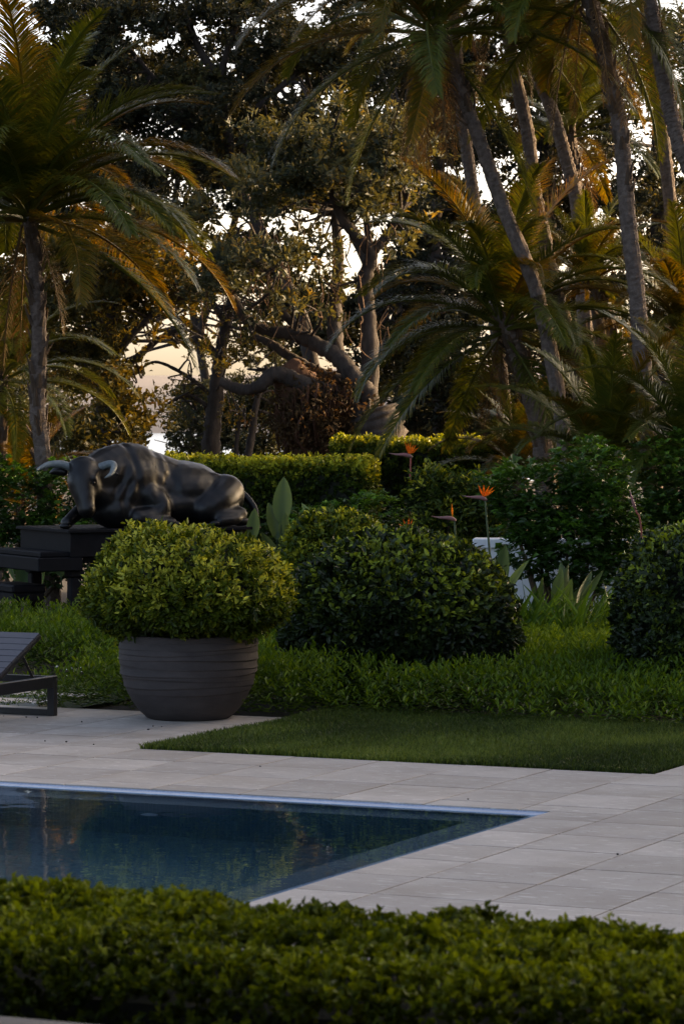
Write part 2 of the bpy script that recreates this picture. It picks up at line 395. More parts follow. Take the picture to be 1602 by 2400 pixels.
# ground with a hole for the pool
def make_ground():
    a = [G(POOL_L - .3, .3), G(POOL_U + .3, .3), G(POOL_U + .3, POOL_N - .3), G(POOL_L - .3, POOL_N - .3)]
    far = [(-120, 110, 0), (120, 110, 0), (120, -40, 0), (-120, -40, 0)]
    V = np.array([(p[0], p[1], -.06) for p in a] + [(p[0], p[1], -.06) for p in far])
    Fq = [(4, 5, 1, 0), (5, 6, 2, 1), (6, 7, 3, 2), (7, 4, 0, 3)]
    # the land falls away to the shore behind the trees
    V = np.vstack([V, [(-400, 190, -9), (400, 190, -9)]]); Fq.append((8, 9, 5, 4))
    o = link('ground', mesh_np('ground', V, [np.array(Fq)], 'soil')); o['kind'] = 'structure'
make_ground()
sheet('sea', [(-9000, 150, 0), (9000, 150, 0), (9000, 12000, 0), (-9000, 12000, 0)], 'sea', -8.0)
def make_hill():
    xs = np.linspace(-1400, 1400, 120); mb = []
    h = 17 + 7 * np.sin(xs / 210 + 1.2) + 3 * np.sin(xs / 70) + 1.2 * np.sin(xs / 23)
    rows = [np.stack([xs, np.full(120, 1500.), np.full(120, -8.5)], 1), np.stack([xs, np.full(120, 1540.), h * .45 - 4], 1),
            np.stack([xs, np.full(120, 1640.), h], 1), np.stack([xs, np.full(120, 1900.), np.full(120, -9.)], 1)]
    V = np.concatenate(rows); i = np.arange(3)[:, None] * 120; j = np.arange(119)[None]
    Fq = np.stack([i + j, i + j + 1, i + j + 121, i + j + 120], -1).reshape(-1, 4)
    o = link('hill', mesh_np('hill', V, [Fq], 'hill', None, True)); o['kind'] = 'structure'
make_hill()

# ------------------------------------------------------------------ paving
def uvbox(name, u0, u1, v0, v1, z0, z1, mat, ch=.0018):
    """a chamfered slab in grid coordinates, local origin at its centre"""
    mb = MB(); mb.box((0, 0, 0), (u1 - u0, v1 - v0, z1 - z0), ch)
    return mb.mesh(name, mat)
GAP = .010
paving = link('paving', None); paving['kind'] = 'structure'
gr = [G(-14, -14), G(10, -14), G(10, 5.2), G(-14, 5.2)]
def grout_sheet():
    # bed of the paving around the pool (ring), just below the slab tops
    def r(u0, u1, v0, v1): return [G(u0, v0, -.030), G(u1, v0, -.030), G(u1, v1, -.030), G(u0, v1, -.030)]
    V = []; Fq = []
    for q in (r(-12, -3.02, .02, 4.6), r(-3.02, 9, .02, 2.05), r(.70, 9, 2.05, 5.6), r(POOL_U + .02, 9, -13, .02)):
        Fq.append(np.arange(4) + len(V)); V += q
    o = link('paving_bed', mesh_np('paving_bed', V, [np.array(Fq)], 'grout'), paving)
grout_sheet()
VJ0 = -.947
full = uvbox('paver', 0, .6 - GAP, 0, .6 - GAP, 0, .04, 'paver')
n_pav = 0
def in_view(u0, u1, v0, v1, m=420):
    c = [G(u, v) for u in (u0, u1) for v in (v0, v1)]
    if min(p[1] for p in c) < 9.5: return False
    px = [801 + F * p[0] / p[1] for p in c]; py = [HZ + F * EYE / p[1] for p in c]
    return max(px) > -m and min(px) < 1602 + m and min(py) < 2330
for i in range(-16, 12):
    for j in range(-16, 11):
        u0, u1 = i * .6, i * .6 + .6; v0, v1 = VJ0 + j * .6, VJ0 + j * .6 + .6
        if v0 > 5.5: continue
        # cut by pool, lawn and planting
        rects = [(u0, u1, v0, v1)]
        def cut(rs, a0, a1, b0, b1):
            out = []
            for (p0, p1, q0, q1) in rs:
                if p1 <= a0 or p0 >= a1 or q1 <= b0 or q0 >= b1: out.append((p0, p1, q0, q1)); continue
                if q1 > b1: out.append((p0, p1, b1, q1))
                if q0 < b0: out.append((p0, p1, q0, b0))
                lo, hi_ = max(q0, b0), min(q1, b1)
                if p0 < a0: out.append((p0, a0, lo, hi_))
                if p1 > a1: out.append((a1, p1, lo, hi_))
            return out
        rects = cut(rects, POOL_L, POOL_U, POOL_N, 0)
        rects = cut(rects, -3.0, .68, 2.06, 40)
        rects = cut(rects, -40, -3.0, 4.52, 40)
        rects = cut(rects, .68, 40, 5.2, 40)
        for (p0, p1, q0, q1) in rects:
            if p1 - p0 < .03 or q1 - q0 < .03 or not in_view(p0, p1, q0, q1): continue
            whole = abs(p1 - p0 - .6) < 1e-6 and abs(q1 - q0 - .6) < 1e-6
            me = full if whole else uvbox('paver', p0, p1 - GAP, q0, q1 - GAP, 0, .04, 'paver')
            o = link('paver', me, paving, G((p0 + p1) / 2, (q0 + q1) / 2, -.02 + rng.uniform(-.0012, .0008)), -TH)
            n_pav += 1

# stepping slabs with moss between them, behind the lounger
for k, (v0, v1) in enumerate(((4.74, 5.06), (5.36, 5.68))):
    for (ua, ub) in ((-6.75, -5.35), (-8.1, -6.78)):
        o = link('paver', uvbox('paver', ua, ub, v0, v1, 0, .04, 'paver'), paving, G((ua + ub) / 2, (v0 + v1) / 2, -.018), -TH)
o = link('moss_strip', mesh_np('moss_strip', [G(-9, 4.53, -.03), G(-5.05, 4.53, -.03), G(-5.05, 7.2, -.03), G(-9, 7.2, -.03)], [np.array([(0, 1, 2, 3)])], 'moss')); o['kind'] = 'structure'
def moss_tufts():
    n = 5200
    u = rng.uniform(-8.5, -5.05, n); v = rng.uniform(4.53, 6.9, n)
    ok = np.ones(n, bool)
    for a, b in ((4.74, 5.06), (5.36, 5.68), (5.98, 6.30)): ok &= ~((v > a + rng.normal(size=n) * .012) & (v < b + rng.normal(size=n) * .012))
    u, v = u[ok], v[ok]
    C = np.array([G(a, b, .012) for a, b in zip(u, v)]); C[:, 2] += .012 * wob(C, 9)
    N = np.tile((0, 0, 1.), (len(C), 1)) + rng.normal(size=(len(C), 3)) * .25
    V, Fc, T = tufts(C, N, 4, .022, .01, rng.uniform(0, .7, len(C)), hi=False)
    o = link('moss', mesh_np('moss', V, [Fc], 'cover_leaf', T)); tag(o, 'low green moss growing between the stepping slabs', 'moss', kind='stuff')
moss_tufts()

# ------------------------------------------------------------------ pool
pool = link('swimming_pool', None); pool['kind'] = 'structure'
WZ = -.020
def strip(name, quads, mat, parent):
    """quads with UVs in metres"""
    V = []; Fq = []; UV = []
    for q in quads:
        q = [np.array(p, float) for p in q]
        Fq.append(np.arange(4) + len(V)); V += q
        a = np.linalg.norm(q[1] - q[0]); b = np.linalg.norm(q[3] - q[0])
        UV += [(0, 0), (a, 0), (a, b), (0, b)]
    me = mesh_np(name, V, [np.array(Fq)], mat)
    uv = me.uv_layers.new(name='UVMap'); uv.data.foreach_set('uv', np.array(UV, np.float32).ravel())
    return link(name, me, parent)
U0, U1, V0, V1 = POOL_L, POOL_U, POOL_N, 0.0
e = .085
# lip just under the slabs: upright face, then a ledge sloping to the water
strip('mosaic_lip', [
    (G(U0, V1, -.030), G(U1, V1, -.030), G(U1, V1, -.006), G(U0, V1, -.006)),
    (G(U1, V1, -.030), G(U1, V0, -.030), G(U1, V0, -.006), G(U1, V1, -.006)),
    (G(U0, V1 - e, -.024), G(U1 - e, V1 - e, -.024), G(U1, V1, -.012), G(U0, V1, -.012)),
    (G(U1 - e, V1 - e, -.024), G(U1 - e, V0, -.024), G(U1, V0, -.012), G(U1, V1, -.012)),
], 'rim_mosaic', pool)
a, b = e, .36       # bench from ledge to its inner edge
BZ, DZ = -.16, -1.45
strip('pool_wall', [
    (G(U0, -b, DZ), G(U1 - b, -b, DZ), G(U1 - b, -b, BZ), G(U0, -b, BZ)),
    (G(U1 - b, -b, DZ), G(U1 - b, V0, DZ), G(U1 - b, V0, BZ), G(U1 - b, -b, BZ)),
    (G(U0, V0, DZ), G(U0, -a, DZ), G(U0, -a, -.0), G(U0, V0, -.0)),
    (G(U1, V0, DZ), G(U0, V0, DZ), G(U0, V0, -.0), G(U1, V0, -.0)),
], 'pool_mosaic', pool)
strip('pool_bench', [
    (G(U0, -a, BZ), G(U1 - a, -a, BZ), G(U1 - a, -a, -.0242), G(U0, -a, -.0242)),
    (G(U1 - a, -a, BZ), G(U1 - a, V0, BZ), G(U1 - a, V0, -.0242), G(U1 - a, -a, -.0242)),
    (G(U0, -b, BZ), G(U1 - b, -b, BZ), G(U1 - a, -a, BZ), G(U0, -a, BZ)),
    (G(U1 - b, -b, BZ), G(U1 - b, V0, BZ), G(U1 - a, V0, BZ), G(U1 - a, -a, BZ)),
], 'lightened_bench_mosaic', pool)
strip('pool_floor', [(G(U0, V0, DZ), G(U1 - b, V0, DZ), G(U1 - b, -b, DZ), G(U0, -b, DZ))], 'pool_mosaic', pool)
for (fu, fz) in ((-1.6, -.62),):
    mb = MB(); p = G(fu, -b - .012, fz); q = G(fu, -b - .03, fz); mb.tube([p, q], .055, 20); mb.build('pool_light', 'rim_mosaic', pool)
o = sheet('water', [G(U0, V0, WZ), G(U1 - .012, V0, WZ), G(U1 - .012, V1 - .012, WZ), G(U0, V1 - .012, WZ)], 'pool_water')

# ------------------------------------------------------------------ lawn
sheet('lawn', [G(-2.99, 2.06, -.012), G(.67, 2.06, -.012), G(.67, 5.4, -.012), G(-2.99, 5.4, -.012)], 'turf')
def lawn_blades():
    n = 95000
    u = rng.uniform(-2.99, .67, n); v = 2.06 + (rng.uniform(0, 1, n)) ** 1.15 * 3.1
    p = np.stack([GO[0] + GU[0] * u + GV[0] * v, GO[1] + GU[1] * u + GV[1] * v, np.full(n, -.012)], 1)
    ln = rng.uniform(.035, .058, n) * (1 + .15 * wob(p, 3.0))
    lean = rng.normal(size=(n, 2)) * .38
    top = p + np.stack([lean[:, 0] * ln, lean[:, 1] * ln, ln], 1)
    an = rng.uniform(0, pi, n); wv = np.stack([np.cos(an), np.sin(an), np.zeros(n)], 1) * .0045
    mid = (p + top) / 2 + np.stack([lean[:, 0] * -ln * .12, lean[:, 1] * -ln * .12, ln * .06], 1)
    V = np.stack([p - wv, p + wv, mid + wv * .8, top, mid - wv * .8], 1).reshape(-1, 3)
    i = np.arange(n)[:, None] * 5
    T = np.clip(.45 + rng.normal(size=n) * .24 + .26 * wob(p, 1.6) + .12 * wob(p, 5), 0, 1)
    o = link('lawn_grass', mesh_np('lawn_grass', V, [i + np.array([0, 1, 2, 4]), i + np.array([4, 2, 3])], 'grass', np.repeat(T, 5)))
    tag(o, 'short green lawn grass between paving and planting', 'grass', kind='stuff')
lawn_blades()

# ================================================================== FOLIAGE BUILDERS
def hedge_box(name, label, cat, c, size, rotz, n, k, L, W, mat, core=True, group=None, newp=.5, faces=('top', 'front', 'left', 'right', 'back'), dens=(1, 1, .6, .6, .3), bump=.05, tintbase=.25):
    """clipped hedge: c = base centre; size (x, y, z)"""
    th = thing(name, c, label, cat, group, rotz)
    sx, sy, sz = size; PT = []; NN = []
    ar = {'top': sx * sy, 'front': sx * sz, 'back': sx * sz, 'left': sy * sz, 'right': sy * sz}
    wts = np.array([ar[f] * d for f, d in zip(faces, dens)]); cnt = (n * wts / wts.sum()).astype(int)
    for f, m in zip(faces, cnt):
        a = rng.uniform(-1, 1, m); b_ = rng.uniform(0, 1, m)
        if f == 'top': PT.append(np.stack([a * sx / 2, (b_ - .5) * sy, np.full(m, sz)], 1)); NN.append(np.tile((0, 0, 1.), (m, 1)))
        if f in ('front', 'back'):
            s = -1 if f == 'front' else 1
            PT.append(np.stack([a * sx / 2, np.full(m, s * sy / 2), b_ * sz], 1)); NN.append(np.tile((0, s, .45), (m, 1)))
        if f in ('left', 'right'):
            s = -1 if f == 'left' else 1
            PT.append(np.stack([np.full(m, s * sx / 2), a * sy / 2, b_ * sz], 1)); NN.append(np.tile((s, 0, .45), (m, 1)))
    PT = np.vstack(PT); NN = np.vstack(NN)
    # round the upper edges and make the faces uneven
    ez = np.clip((PT[:, 2] - (sz - .12)) / .12, 0, 1); ey = np.clip((np.abs(PT[:, 1]) - (sy / 2 - .12)) / .12, 0, 1)
    rr = ez * ey
    PT[:, 2] -= rr * .035; PT[:, 1] -= np.sign(PT[:, 1]) * rr * .03
    NN = NN + np.stack([np.zeros(len(PT)), np.sign(PT[:, 1]) * rr * .5, rr * .5], 1)
    seed = np.array(c)
    PT += unit(NN) * (wob(PT + seed, 5.0) * bump * .3 + wob(PT + seed, 16.0) * bump * .35 - rng.uniform(0, 1, len(PT)) ** 2 * bump * 1.5)[:, None]
    NN = unit(unit(NN) + rng.normal(size=NN.shape) * .38)
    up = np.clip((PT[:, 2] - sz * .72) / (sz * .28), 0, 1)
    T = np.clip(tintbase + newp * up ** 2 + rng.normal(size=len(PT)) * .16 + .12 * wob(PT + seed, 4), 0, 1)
    foliage('foliage', mat, th, PT, NN, k, L, W * 1.15, T, jitter=L * .25, hi=False)
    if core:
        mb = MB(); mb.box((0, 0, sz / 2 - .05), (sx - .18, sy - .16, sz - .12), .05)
        mb.build('shade_core', 'core', th)  # near-black block standing in for the shade inside the hedge
    return th

def dome(name, label, cat, c, r, zc, n, k, L, W, mat, zmin=0.0, group=None, lump=.05, newp=.5, squash=1.0, tintbase=.2, parent=None, pw=2.3, newcut=.4, low=1.0, stray=.05):
    """clipped round shrub: c = base centre (ground), r = (rx, ry, rz), zc = height of the ellipsoid's centre"""
    th = thing(name, c, label, cat, group) if parent is None else parent
    d = unit(rng.normal(size=(n * 2, 3)))
    s = (np.abs(d) ** pw).sum(1) ** (-1 / pw)     # slightly boxy ball
    Q = d * s[:, None] * np.array(r)
    Nn = unit(d / np.array(r)); Q[:, 2] *= np.where(Q[:, 2] < 0, low, 1.0)
    ok = Q[:, 2] + zc > zmin
    Q, Nn, d = Q[ok][:n], Nn[ok][:n], d[ok][:n]
    seed = np.array(c)
    Q = Q + Nn * (wob(Q + seed, 4.2) * lump * .7 + wob(Q + seed, 13) * lump * .5 - rng.uniform(0, 1, len(Q)) ** 2 * lump * 3.2)[:, None]
    Q = Q + Nn * np.where(rng.uniform(0, 1, len(Q)) < stray, rng.uniform(.02, .07, len(Q)), 0)[:, None]
    N2 = unit(Nn + rng.normal(size=Nn.shape) * .4 + np.array((0, 0, .35)))
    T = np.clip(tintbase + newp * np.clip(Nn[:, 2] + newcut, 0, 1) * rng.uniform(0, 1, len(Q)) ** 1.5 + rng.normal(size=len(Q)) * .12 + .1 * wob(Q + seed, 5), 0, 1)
    Q[:, 2] += zc
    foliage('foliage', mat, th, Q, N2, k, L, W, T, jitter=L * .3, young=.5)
    # near-black closed shell: the shrub's shaded inside put in as colour
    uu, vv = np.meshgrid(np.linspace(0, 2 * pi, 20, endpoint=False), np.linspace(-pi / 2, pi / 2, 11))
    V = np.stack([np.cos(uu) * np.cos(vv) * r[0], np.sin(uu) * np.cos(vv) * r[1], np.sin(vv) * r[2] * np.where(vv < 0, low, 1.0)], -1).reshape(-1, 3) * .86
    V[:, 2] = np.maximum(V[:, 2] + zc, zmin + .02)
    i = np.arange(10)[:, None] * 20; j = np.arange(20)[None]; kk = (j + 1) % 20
    link('shade_core', mesh_np('shade_core', V, [np.stack([i + j, i + kk, i + kk + 20, i + j + 20], -1).reshape(-1, 4)], 'core', None, True), th)
    return th

# ------------------------------------------------------------------ near hedge across the foreground
def front_hedge():
    cu = G(0, 0)
    c = P(801, 1300, 6.98); c[2] = 0
    hedge_box('box_hedge', 'blurred bright green box hedge across the foreground, nearest of all hedges', 'hedge', c, (3.6, .95, 1.175), -TH, 13500, 9, .0215, .013, 'box_leaf', newp=.42,
              faces=('top', 'front', 'back'), dens=(1.25, .62, .25), bump=.032, tintbase=.28)
front_hedge()

# stone capping of the terrace wall in front of that hedge, bottom-left corner
def wall_cap():
    c = P(0, 2362, 6.25)
    th = thing('terrace_wall', (c[0] - .35, c[1] - .02, 0), 'grey capped terrace wall at the bottom left corner below the near hedge', 'wall', None, -TH)
    top = c[2]
    mb = MB(); mb.box((.0, -.05, top - .03), (1.5, .3, .06), .006); mb.build('capping', 'pale_stone', th)
    mb = MB(); mb.box((.0, -.05, (top - .06) / 2), (1.45, .24, top - .062), .004); mb.build('wall_face', 'pale_stone', th)
wall_cap()

def shading_house():  # unseen building and roof, added to darken the near hedge's front
    th = thing('shading_house', (0, -7.0, 0), 'unseen building added behind the viewpoint to shade the near hedge', 'shading_house')
    mb = MB(); mb.box((0, -3, 1.9), (20, 6, 3.8), .02); mb.build('wall', 'bark', th)
    mb = MB(); mb.box((0, -2.6, 3.94), (21.5, 8.0, .26), .02); mb.build('roof', 'black_metal', th)
    mb = MB(); mb.box((0, 7.1, 3.75), (18, 11.2, .14), .02); mb.build('shading_roof', 'black_metal', th)
    for x in (-8.5, -4.3, 4.3, 8.5):
        mb = MB(); mb.box((x, 12.2, 1.84), (.14, .14, 3.67), .01); mb.build('shading_roof_post', 'black_metal', th)
    for x in (-9, -5.4, -1.8, 1.8, 5.4, 9):
        for z in (1.6,):
            mb = MB(); mb.box((x, .02, z), (2.2, .08, 2.2), .01); w_ = mb.build('window', 'black_metal', th)
shading_house()

# ------------------------------------------------------------------ domes
def ground_at(px, Y): return np.array(((px - 801) / F * Y, Y, 0.0))
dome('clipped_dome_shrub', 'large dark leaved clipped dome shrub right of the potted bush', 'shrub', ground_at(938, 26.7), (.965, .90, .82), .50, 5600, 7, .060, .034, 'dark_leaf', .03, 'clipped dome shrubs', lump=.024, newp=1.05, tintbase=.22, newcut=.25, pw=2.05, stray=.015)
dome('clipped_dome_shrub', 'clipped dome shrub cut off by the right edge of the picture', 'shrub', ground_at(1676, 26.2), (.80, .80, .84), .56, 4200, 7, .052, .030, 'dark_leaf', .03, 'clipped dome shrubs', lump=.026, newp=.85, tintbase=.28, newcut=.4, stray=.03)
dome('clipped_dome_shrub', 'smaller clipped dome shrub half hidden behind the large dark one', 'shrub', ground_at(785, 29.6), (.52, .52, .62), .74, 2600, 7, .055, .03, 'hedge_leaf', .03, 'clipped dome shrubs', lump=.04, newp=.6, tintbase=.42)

# ------------------------------------------------------------------ clipped hedges behind
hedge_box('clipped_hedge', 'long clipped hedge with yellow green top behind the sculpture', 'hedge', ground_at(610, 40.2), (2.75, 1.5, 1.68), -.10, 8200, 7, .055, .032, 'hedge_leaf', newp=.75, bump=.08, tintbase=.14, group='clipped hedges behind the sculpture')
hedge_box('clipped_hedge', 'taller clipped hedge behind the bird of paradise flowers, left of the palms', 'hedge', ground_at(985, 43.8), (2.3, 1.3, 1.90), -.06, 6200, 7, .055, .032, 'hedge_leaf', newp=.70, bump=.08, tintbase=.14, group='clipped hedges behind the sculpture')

# ------------------------------------------------------------------ ground cover
def ground_cover():
    n = 16500
    u = rng.uniform(-9.5, 6.5, n * 3); v = rng.uniform(4.5, 15, n * 3)
    edge = np.where(u < -3.0, 4.60, np.where(u < .68, 5.02, 5.28))
    back = (u < -5.30) & (v < 7.35)
    keep = (v > edge) & ~back
    x = GO[0] + GU[0] * u + GV[0] * v; y = GO[1] + GU[1] * u + GV[1] * v
    px = 801 + F * x / y
    keep &= (px > -120) & (px < 1722) & (y < 33.5)
    # thin out with distance
    keep &= rng.uniform(0, 1, n * 3) < np.clip(1.25 - (v - 4.5) / 11, .35, 1)
    for (cx, Y, r) in ((938, 26.7, .80), (1676, 26.2, .65), (785, 29.6, .4)):
        q = ground_at(cx, Y); keep &= (x - q[0]) ** 2 + (y - q[1]) ** 2 > r * r
    u, v, x, y, edge = u[keep], v[keep], x[keep], y[keep], edge[keep]
    de = np.minimum(v - edge, np.where(v > 7.3, np.where(u < -5.0, v - 7.35, 9), np.where(u < -4.2, u + 5.30, 9)))
    m = len(u); p = np.stack([x, y, np.zeros(m)], 1)
    hgt = .17 + .14 * np.clip(de / .22, 0, 1) + .045 * wob(p, 2.6) + .02 * wob(p, 9) + rng.normal(size=m) * .02
    # shoots: leaves in pairs up a short stem
    kk = 9
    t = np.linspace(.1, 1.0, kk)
    lean = rng.normal(size=(m, 2)) * .12 + np.clip(.25 - de, 0, .25)[:, None] * np.array((-GV[0], -GV[1])) * 1.6
    base = p[:, None, :] + t[None, :, None] * np.stack([lean[:, 0], lean[:, 1], hgt], 1)[:, None, :]
    an = rng.uniform(0, 2 * pi, (m, 1)) + np.arange(kk)[None] * 2.4
    el = np.linspace(.1, 1.0, kk)[None] + rng.normal(size=(m, kk)) * .2
    D = np.stack([np.cos(an) * np.cos(el), np.sin(an) * np.cos(el), np.sin(el)], -1).reshape(-1, 3)
    Nn = np.stack([-np.cos(an) * np.sin(el), -np.sin(an) * np.sin(el), np.cos(el)], -1).reshape(-1, 3)
    L = rng.uniform(.046, .080, m * kk); W = L * rng.uniform(.24, .34, m * kk)
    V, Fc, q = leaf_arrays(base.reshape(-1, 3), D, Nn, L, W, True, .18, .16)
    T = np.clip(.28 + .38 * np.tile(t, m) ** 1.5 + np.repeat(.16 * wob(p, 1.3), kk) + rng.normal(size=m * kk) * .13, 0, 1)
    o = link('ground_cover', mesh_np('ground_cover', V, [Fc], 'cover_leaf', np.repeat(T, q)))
    tag(o, 'bright green leafy ground cover in front of the shrubs', 'ground cover', kind='stuff')
ground_cover()
def daisies():
    n = 80; mb = MB()
    for k in range(n):
        u = rng.uniform(-6.6, -4.7); v = 6.6 + rng.uniform(0, .8) - .2 * (u + 5.6)
        p = G(u, v, rng.uniform(.03, .10)); r = rng.uniform(.008, .016)
        an = np.linspace(0, 2 * pi, 6, endpoint=False)
        V = np.vstack([[p + (0, 0, r * .5)], p + np.stack([np.cos(an) * r, np.sin(an) * r, np.zeros(6)], 1)])
        mb.add(V, [np.array([(0, 1 + q, 1 + (q + 1) % 6) for q in range(6)])])
    o = mb.build('white_flowers', 'flower_white'); tag(o, 'tiny white flowers scattered in the moss behind the lounger', 'flowers', kind='stuff')
daisies()

# ================================================================== POT AND ITS SHRUB
POT = ground_at(442, 24.5)
def make_pot():
    th = thing('garden_pot', POT, 'large grey brown clay pot with ribbed rings, holding the round bush', 'pot')
    prof = [(.0, .0), (.292, .0), (.312, .010), (.362, .055), (.415, .125), (.457, .205), (.487, .295), (.506, .385), (.514, .47), (.513, .55), (.508, .60), (.507, .622), (.496, .63), (.472, .622), (.466, .58), (.45, .50), (.0, .50)]
    pr = spline([(a, b, 0) for a, b in prof[1:15]], 300)
    prof2 = [(0., 0., 0)] + list(pr) + [(.0, .50, 0)]
    S = 96; V = []; an = np.linspace(0, 2 * pi, S, endpoint=False)
    rings = [(.205, .006, 1.1), (.245, .010, 2.3), (.30, .006, 4.0), (.345, .012, .3), (.395, .007, 5.1), (.445, .012, 3.2), (.495, .008, 1.9), (.54, .010, .8), (.575, .006, 2.8)]
    for r, z, _ in prof2:
        rr = np.full(S, r)
        if .12 < z < .615 and r > .38:
            for (z0, am, ph) in rings:
                zz = z0 + .012 * np.sin(an + ph) + .004 * np.sin(3 * an + ph * 2)
                d = z - zz
                rr += am * 1.15 * np.clip(d / .004 + 1, 0, 1) * np.clip(1 - d / .05, 0, 1) * (.62 + .38 * np.sin(2 * an + ph * 3))
        V.append(np.stack([rr * np.cos(an), rr * np.sin(an), np.full(S, z) + (.002 * np.sin(5 * an) if z > .5 else 0)], 1))
    n = len(V); V = np.concatenate(V)
    i = np.arange(n - 1)[:, None] * S; j = np.arange(S)[None]; k = (j + 1) % S
    Fq = np.stack([i + j, i + k, i + k + S, i + j + S], -1).reshape(-1, 4)
    link('bowl', mesh_np('bowl', V, [Fq], 'pot', None, True), th)
    mb = MB(); mb.tube([(0, 0, .50), (0, 0, .545)], .455, 24); mb.build('soil', 'soil', th)
make_pot()
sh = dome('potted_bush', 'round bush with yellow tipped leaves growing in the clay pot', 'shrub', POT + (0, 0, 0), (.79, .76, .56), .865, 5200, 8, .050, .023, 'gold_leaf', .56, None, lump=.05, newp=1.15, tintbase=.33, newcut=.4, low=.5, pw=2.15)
mb = MB(); mb.tube([(0, 0, .545), (.02, 0, .75), (0, .02, 1.0)], [.05, .04, .03], 8); mb.build('stem', 'twig', sh)

# ================================================================== LOUNGER
def lounger():
    # local axes: x = along u, y = along v (head end away from the pool); origin at the right head corner
    p = G(-4.70, 3.92, .001)
    th = thing('sun_lounger', p, 'dark slatted sun lounger with raised back at the left edge beside the pot', 'sun lounger', None, -TH)
    W, L, H = .78, 2.05, .30; t = .058
    x0 = -W
    def part(name, c, s, m='black_metal', R=None, ch=.003):
        mb = MB(); mb.box(c, s, ch, R); return mb.build(name, m, th)
    # two end loops (head and foot)
    for y in (-t / 2, -L + t / 2):
        for x in (-t / 2, x0 + t / 2): part('post', (x, y, H / 2), (t, t, H - .001))
        part('foot_rail', (x0 / 2, y, t / 2 - .004), (W - 2 * t - .001, t - .004, t - .012))
        part('end_rail', (x0 / 2, y, H - t / 2), (W - 2 * t - .001, t - .004, t - .006))
    for x in (-t / 2, x0 + t / 2): part('side_rail', (x, -L / 2, H - .044), (t - .003, L - 2 * t - .001, .085))
    # raised back: slats run across the width, hinge towards the foot
    ang = radians(25); hy = -.80; hz = H + .005; n = 8; sl = .72 / n
    ca, sa = cos(ang), sin(ang)
    R = np.array([[1, 0, 0], [0, ca, -sa], [0, sa, ca]])
    for k in range(n):
        d = (k + .5) * sl
        part('back_slat', (x0 / 2, hy + d * ca, hz + d * sa + .012), (W - 2 * t - .02, sl - .007, .018), 'slat_metal', R, .002)
    for x in (-t - .022, x0 + t + .022):
        part('back_frame', (x, hy + .36 * ca + .012, hz + .36 * sa - .012), (.026, .73, .034), 'black_metal', R)
    for x in (-t - .06, x0 + t + .06):
        a = np.array((x, hy + .5 * ca, hz + .5 * sa - .02)); b_ = np.array((x, hy + .68, H - .06))
        mb = MB(); mb.tube([a, b_], .011, 6); mb.build('prop_stay', 'black_metal', th)
    n = 12
    for k in range(n):
        y = hy - .02 - (k + .5) * (L - .86 + .0) / n
        part('seat_slat', (x0 / 2, y, H - .012), (W - 2 * t - .02, (L - .86) / n - .008, .018), 'slat_metal')
lounger()

# ================================================================== SCULPTURE AND STAND
PH = radians(28); SB = np.array(((319 - 801) / F * 36.5, 36.5, 0.0))
SZ = 1.005
def stand():
    th = thing('sculpture_stand', SB, 'black stepped display table under the resting bull sculpture', 'stand', None, PH)
    # top slab with a rounded far end
    def slab(x0, x1, hy, z0, z1, rnd, ch):
        out = [(x0, -hy), (x1 - rnd, -hy)] + [(x1 - rnd + rnd * sin(a), -hy + (hy * 2) * (1 - cos(a)) / 2) for a in np.linspace(0, pi, 14)[1:-1]] + [(x1 - rnd, hy), (x0, hy)]
        n = len(out); c = np.mean(out, 0)
        def ring(z, s): return [(c[0] + (p[0] - c[0]) * s, c[1] + (p[1] - c[1]) * s, z) for p in out]
        V = ring(z0, 1) + ring(z1 - ch, 1) + ring(z1, 1 - ch)
        Fq = [(k + r * n, (k + 1) % n + r * n, (k + 1) % n + (r + 1) * n, k + (r + 1) * n) for r in (0, 1) for k in range(n)]
        me = mesh_np('slab', V, [np.array(Fq), np.array([list(range(2 * n, 3 * n))]), np.array([list(range(n))[::-1]])], 'stand')
        return me
    o = link('top_slab', slab(-1.13, 1.42, .74, SZ - .03, SZ, .45, .006), th)
    o = link('apron', slab(-1.09, 1.37, .70, SZ - .29, SZ - .0302, .45, .004), th)
    mb = MB(); mb.box((-1.20, 0, SZ - .37), (.52, 1.40, .15), .012); mb.build('side_ledge', 'stand', th)
    mb = MB(); mb.box((-1.19, 0, SZ - .265), (.47, 1.34, .06), .012); mb.build('ledge_trim', 'stand', th)
    mb = MB(); mb.box((.05, 0, SZ - .33), (1.95, 1.2, .07), .01); mb.build('under_frame', 'stand', th)
    for (x, y) in ((-.98, -.55), (-.98, .55), (1.0, 0)):
        zt = SZ - .445 if x < 0 else SZ - .366
        mb = MB()
        for k, (w0, za, zb) in enumerate(((.17, zt - .07, zt), (.125, .10, zt - .0705), (.16, .0, .0995))): mb.box((x, y, (za + zb) / 2), (w0, w0, zb - za), .012)
        mb.build('leg', 'stand', th)
stand()
def bench():
    c = ground_at(38, 36.1)
    th = thing('bench_seat', c, 'low black padded bench left of the sculpture stand', 'bench', None, PH)
    zt = EYE - (1367 - HZ) / F * 36.1
    mb = MB(); mb.box((0, 0, zt - .045), (.40, .78, .09), .02); mb.build('cushion', 'stand', th)
    mb = MB(); mb.box((0, 0, zt - .135), (.37, .74, .088), .008); mb.build('apron', 'stand', th)
    for x in (-.15, .15):
        for y in (-.32, .32):
            mb = MB(); mb.box((x, y, (zt - .18) / 2), (.06, .06, zt - .181), .006); mb.build('leg', 'stand', th)
    for y in (-.375, .375):
        mb = MB(); mb.tube([(0, y, zt - .135), (0, y + (.035 if y > 0 else -.035), zt - .135)], .028, 12); mb.build('knob', 'stand', th)
bench()

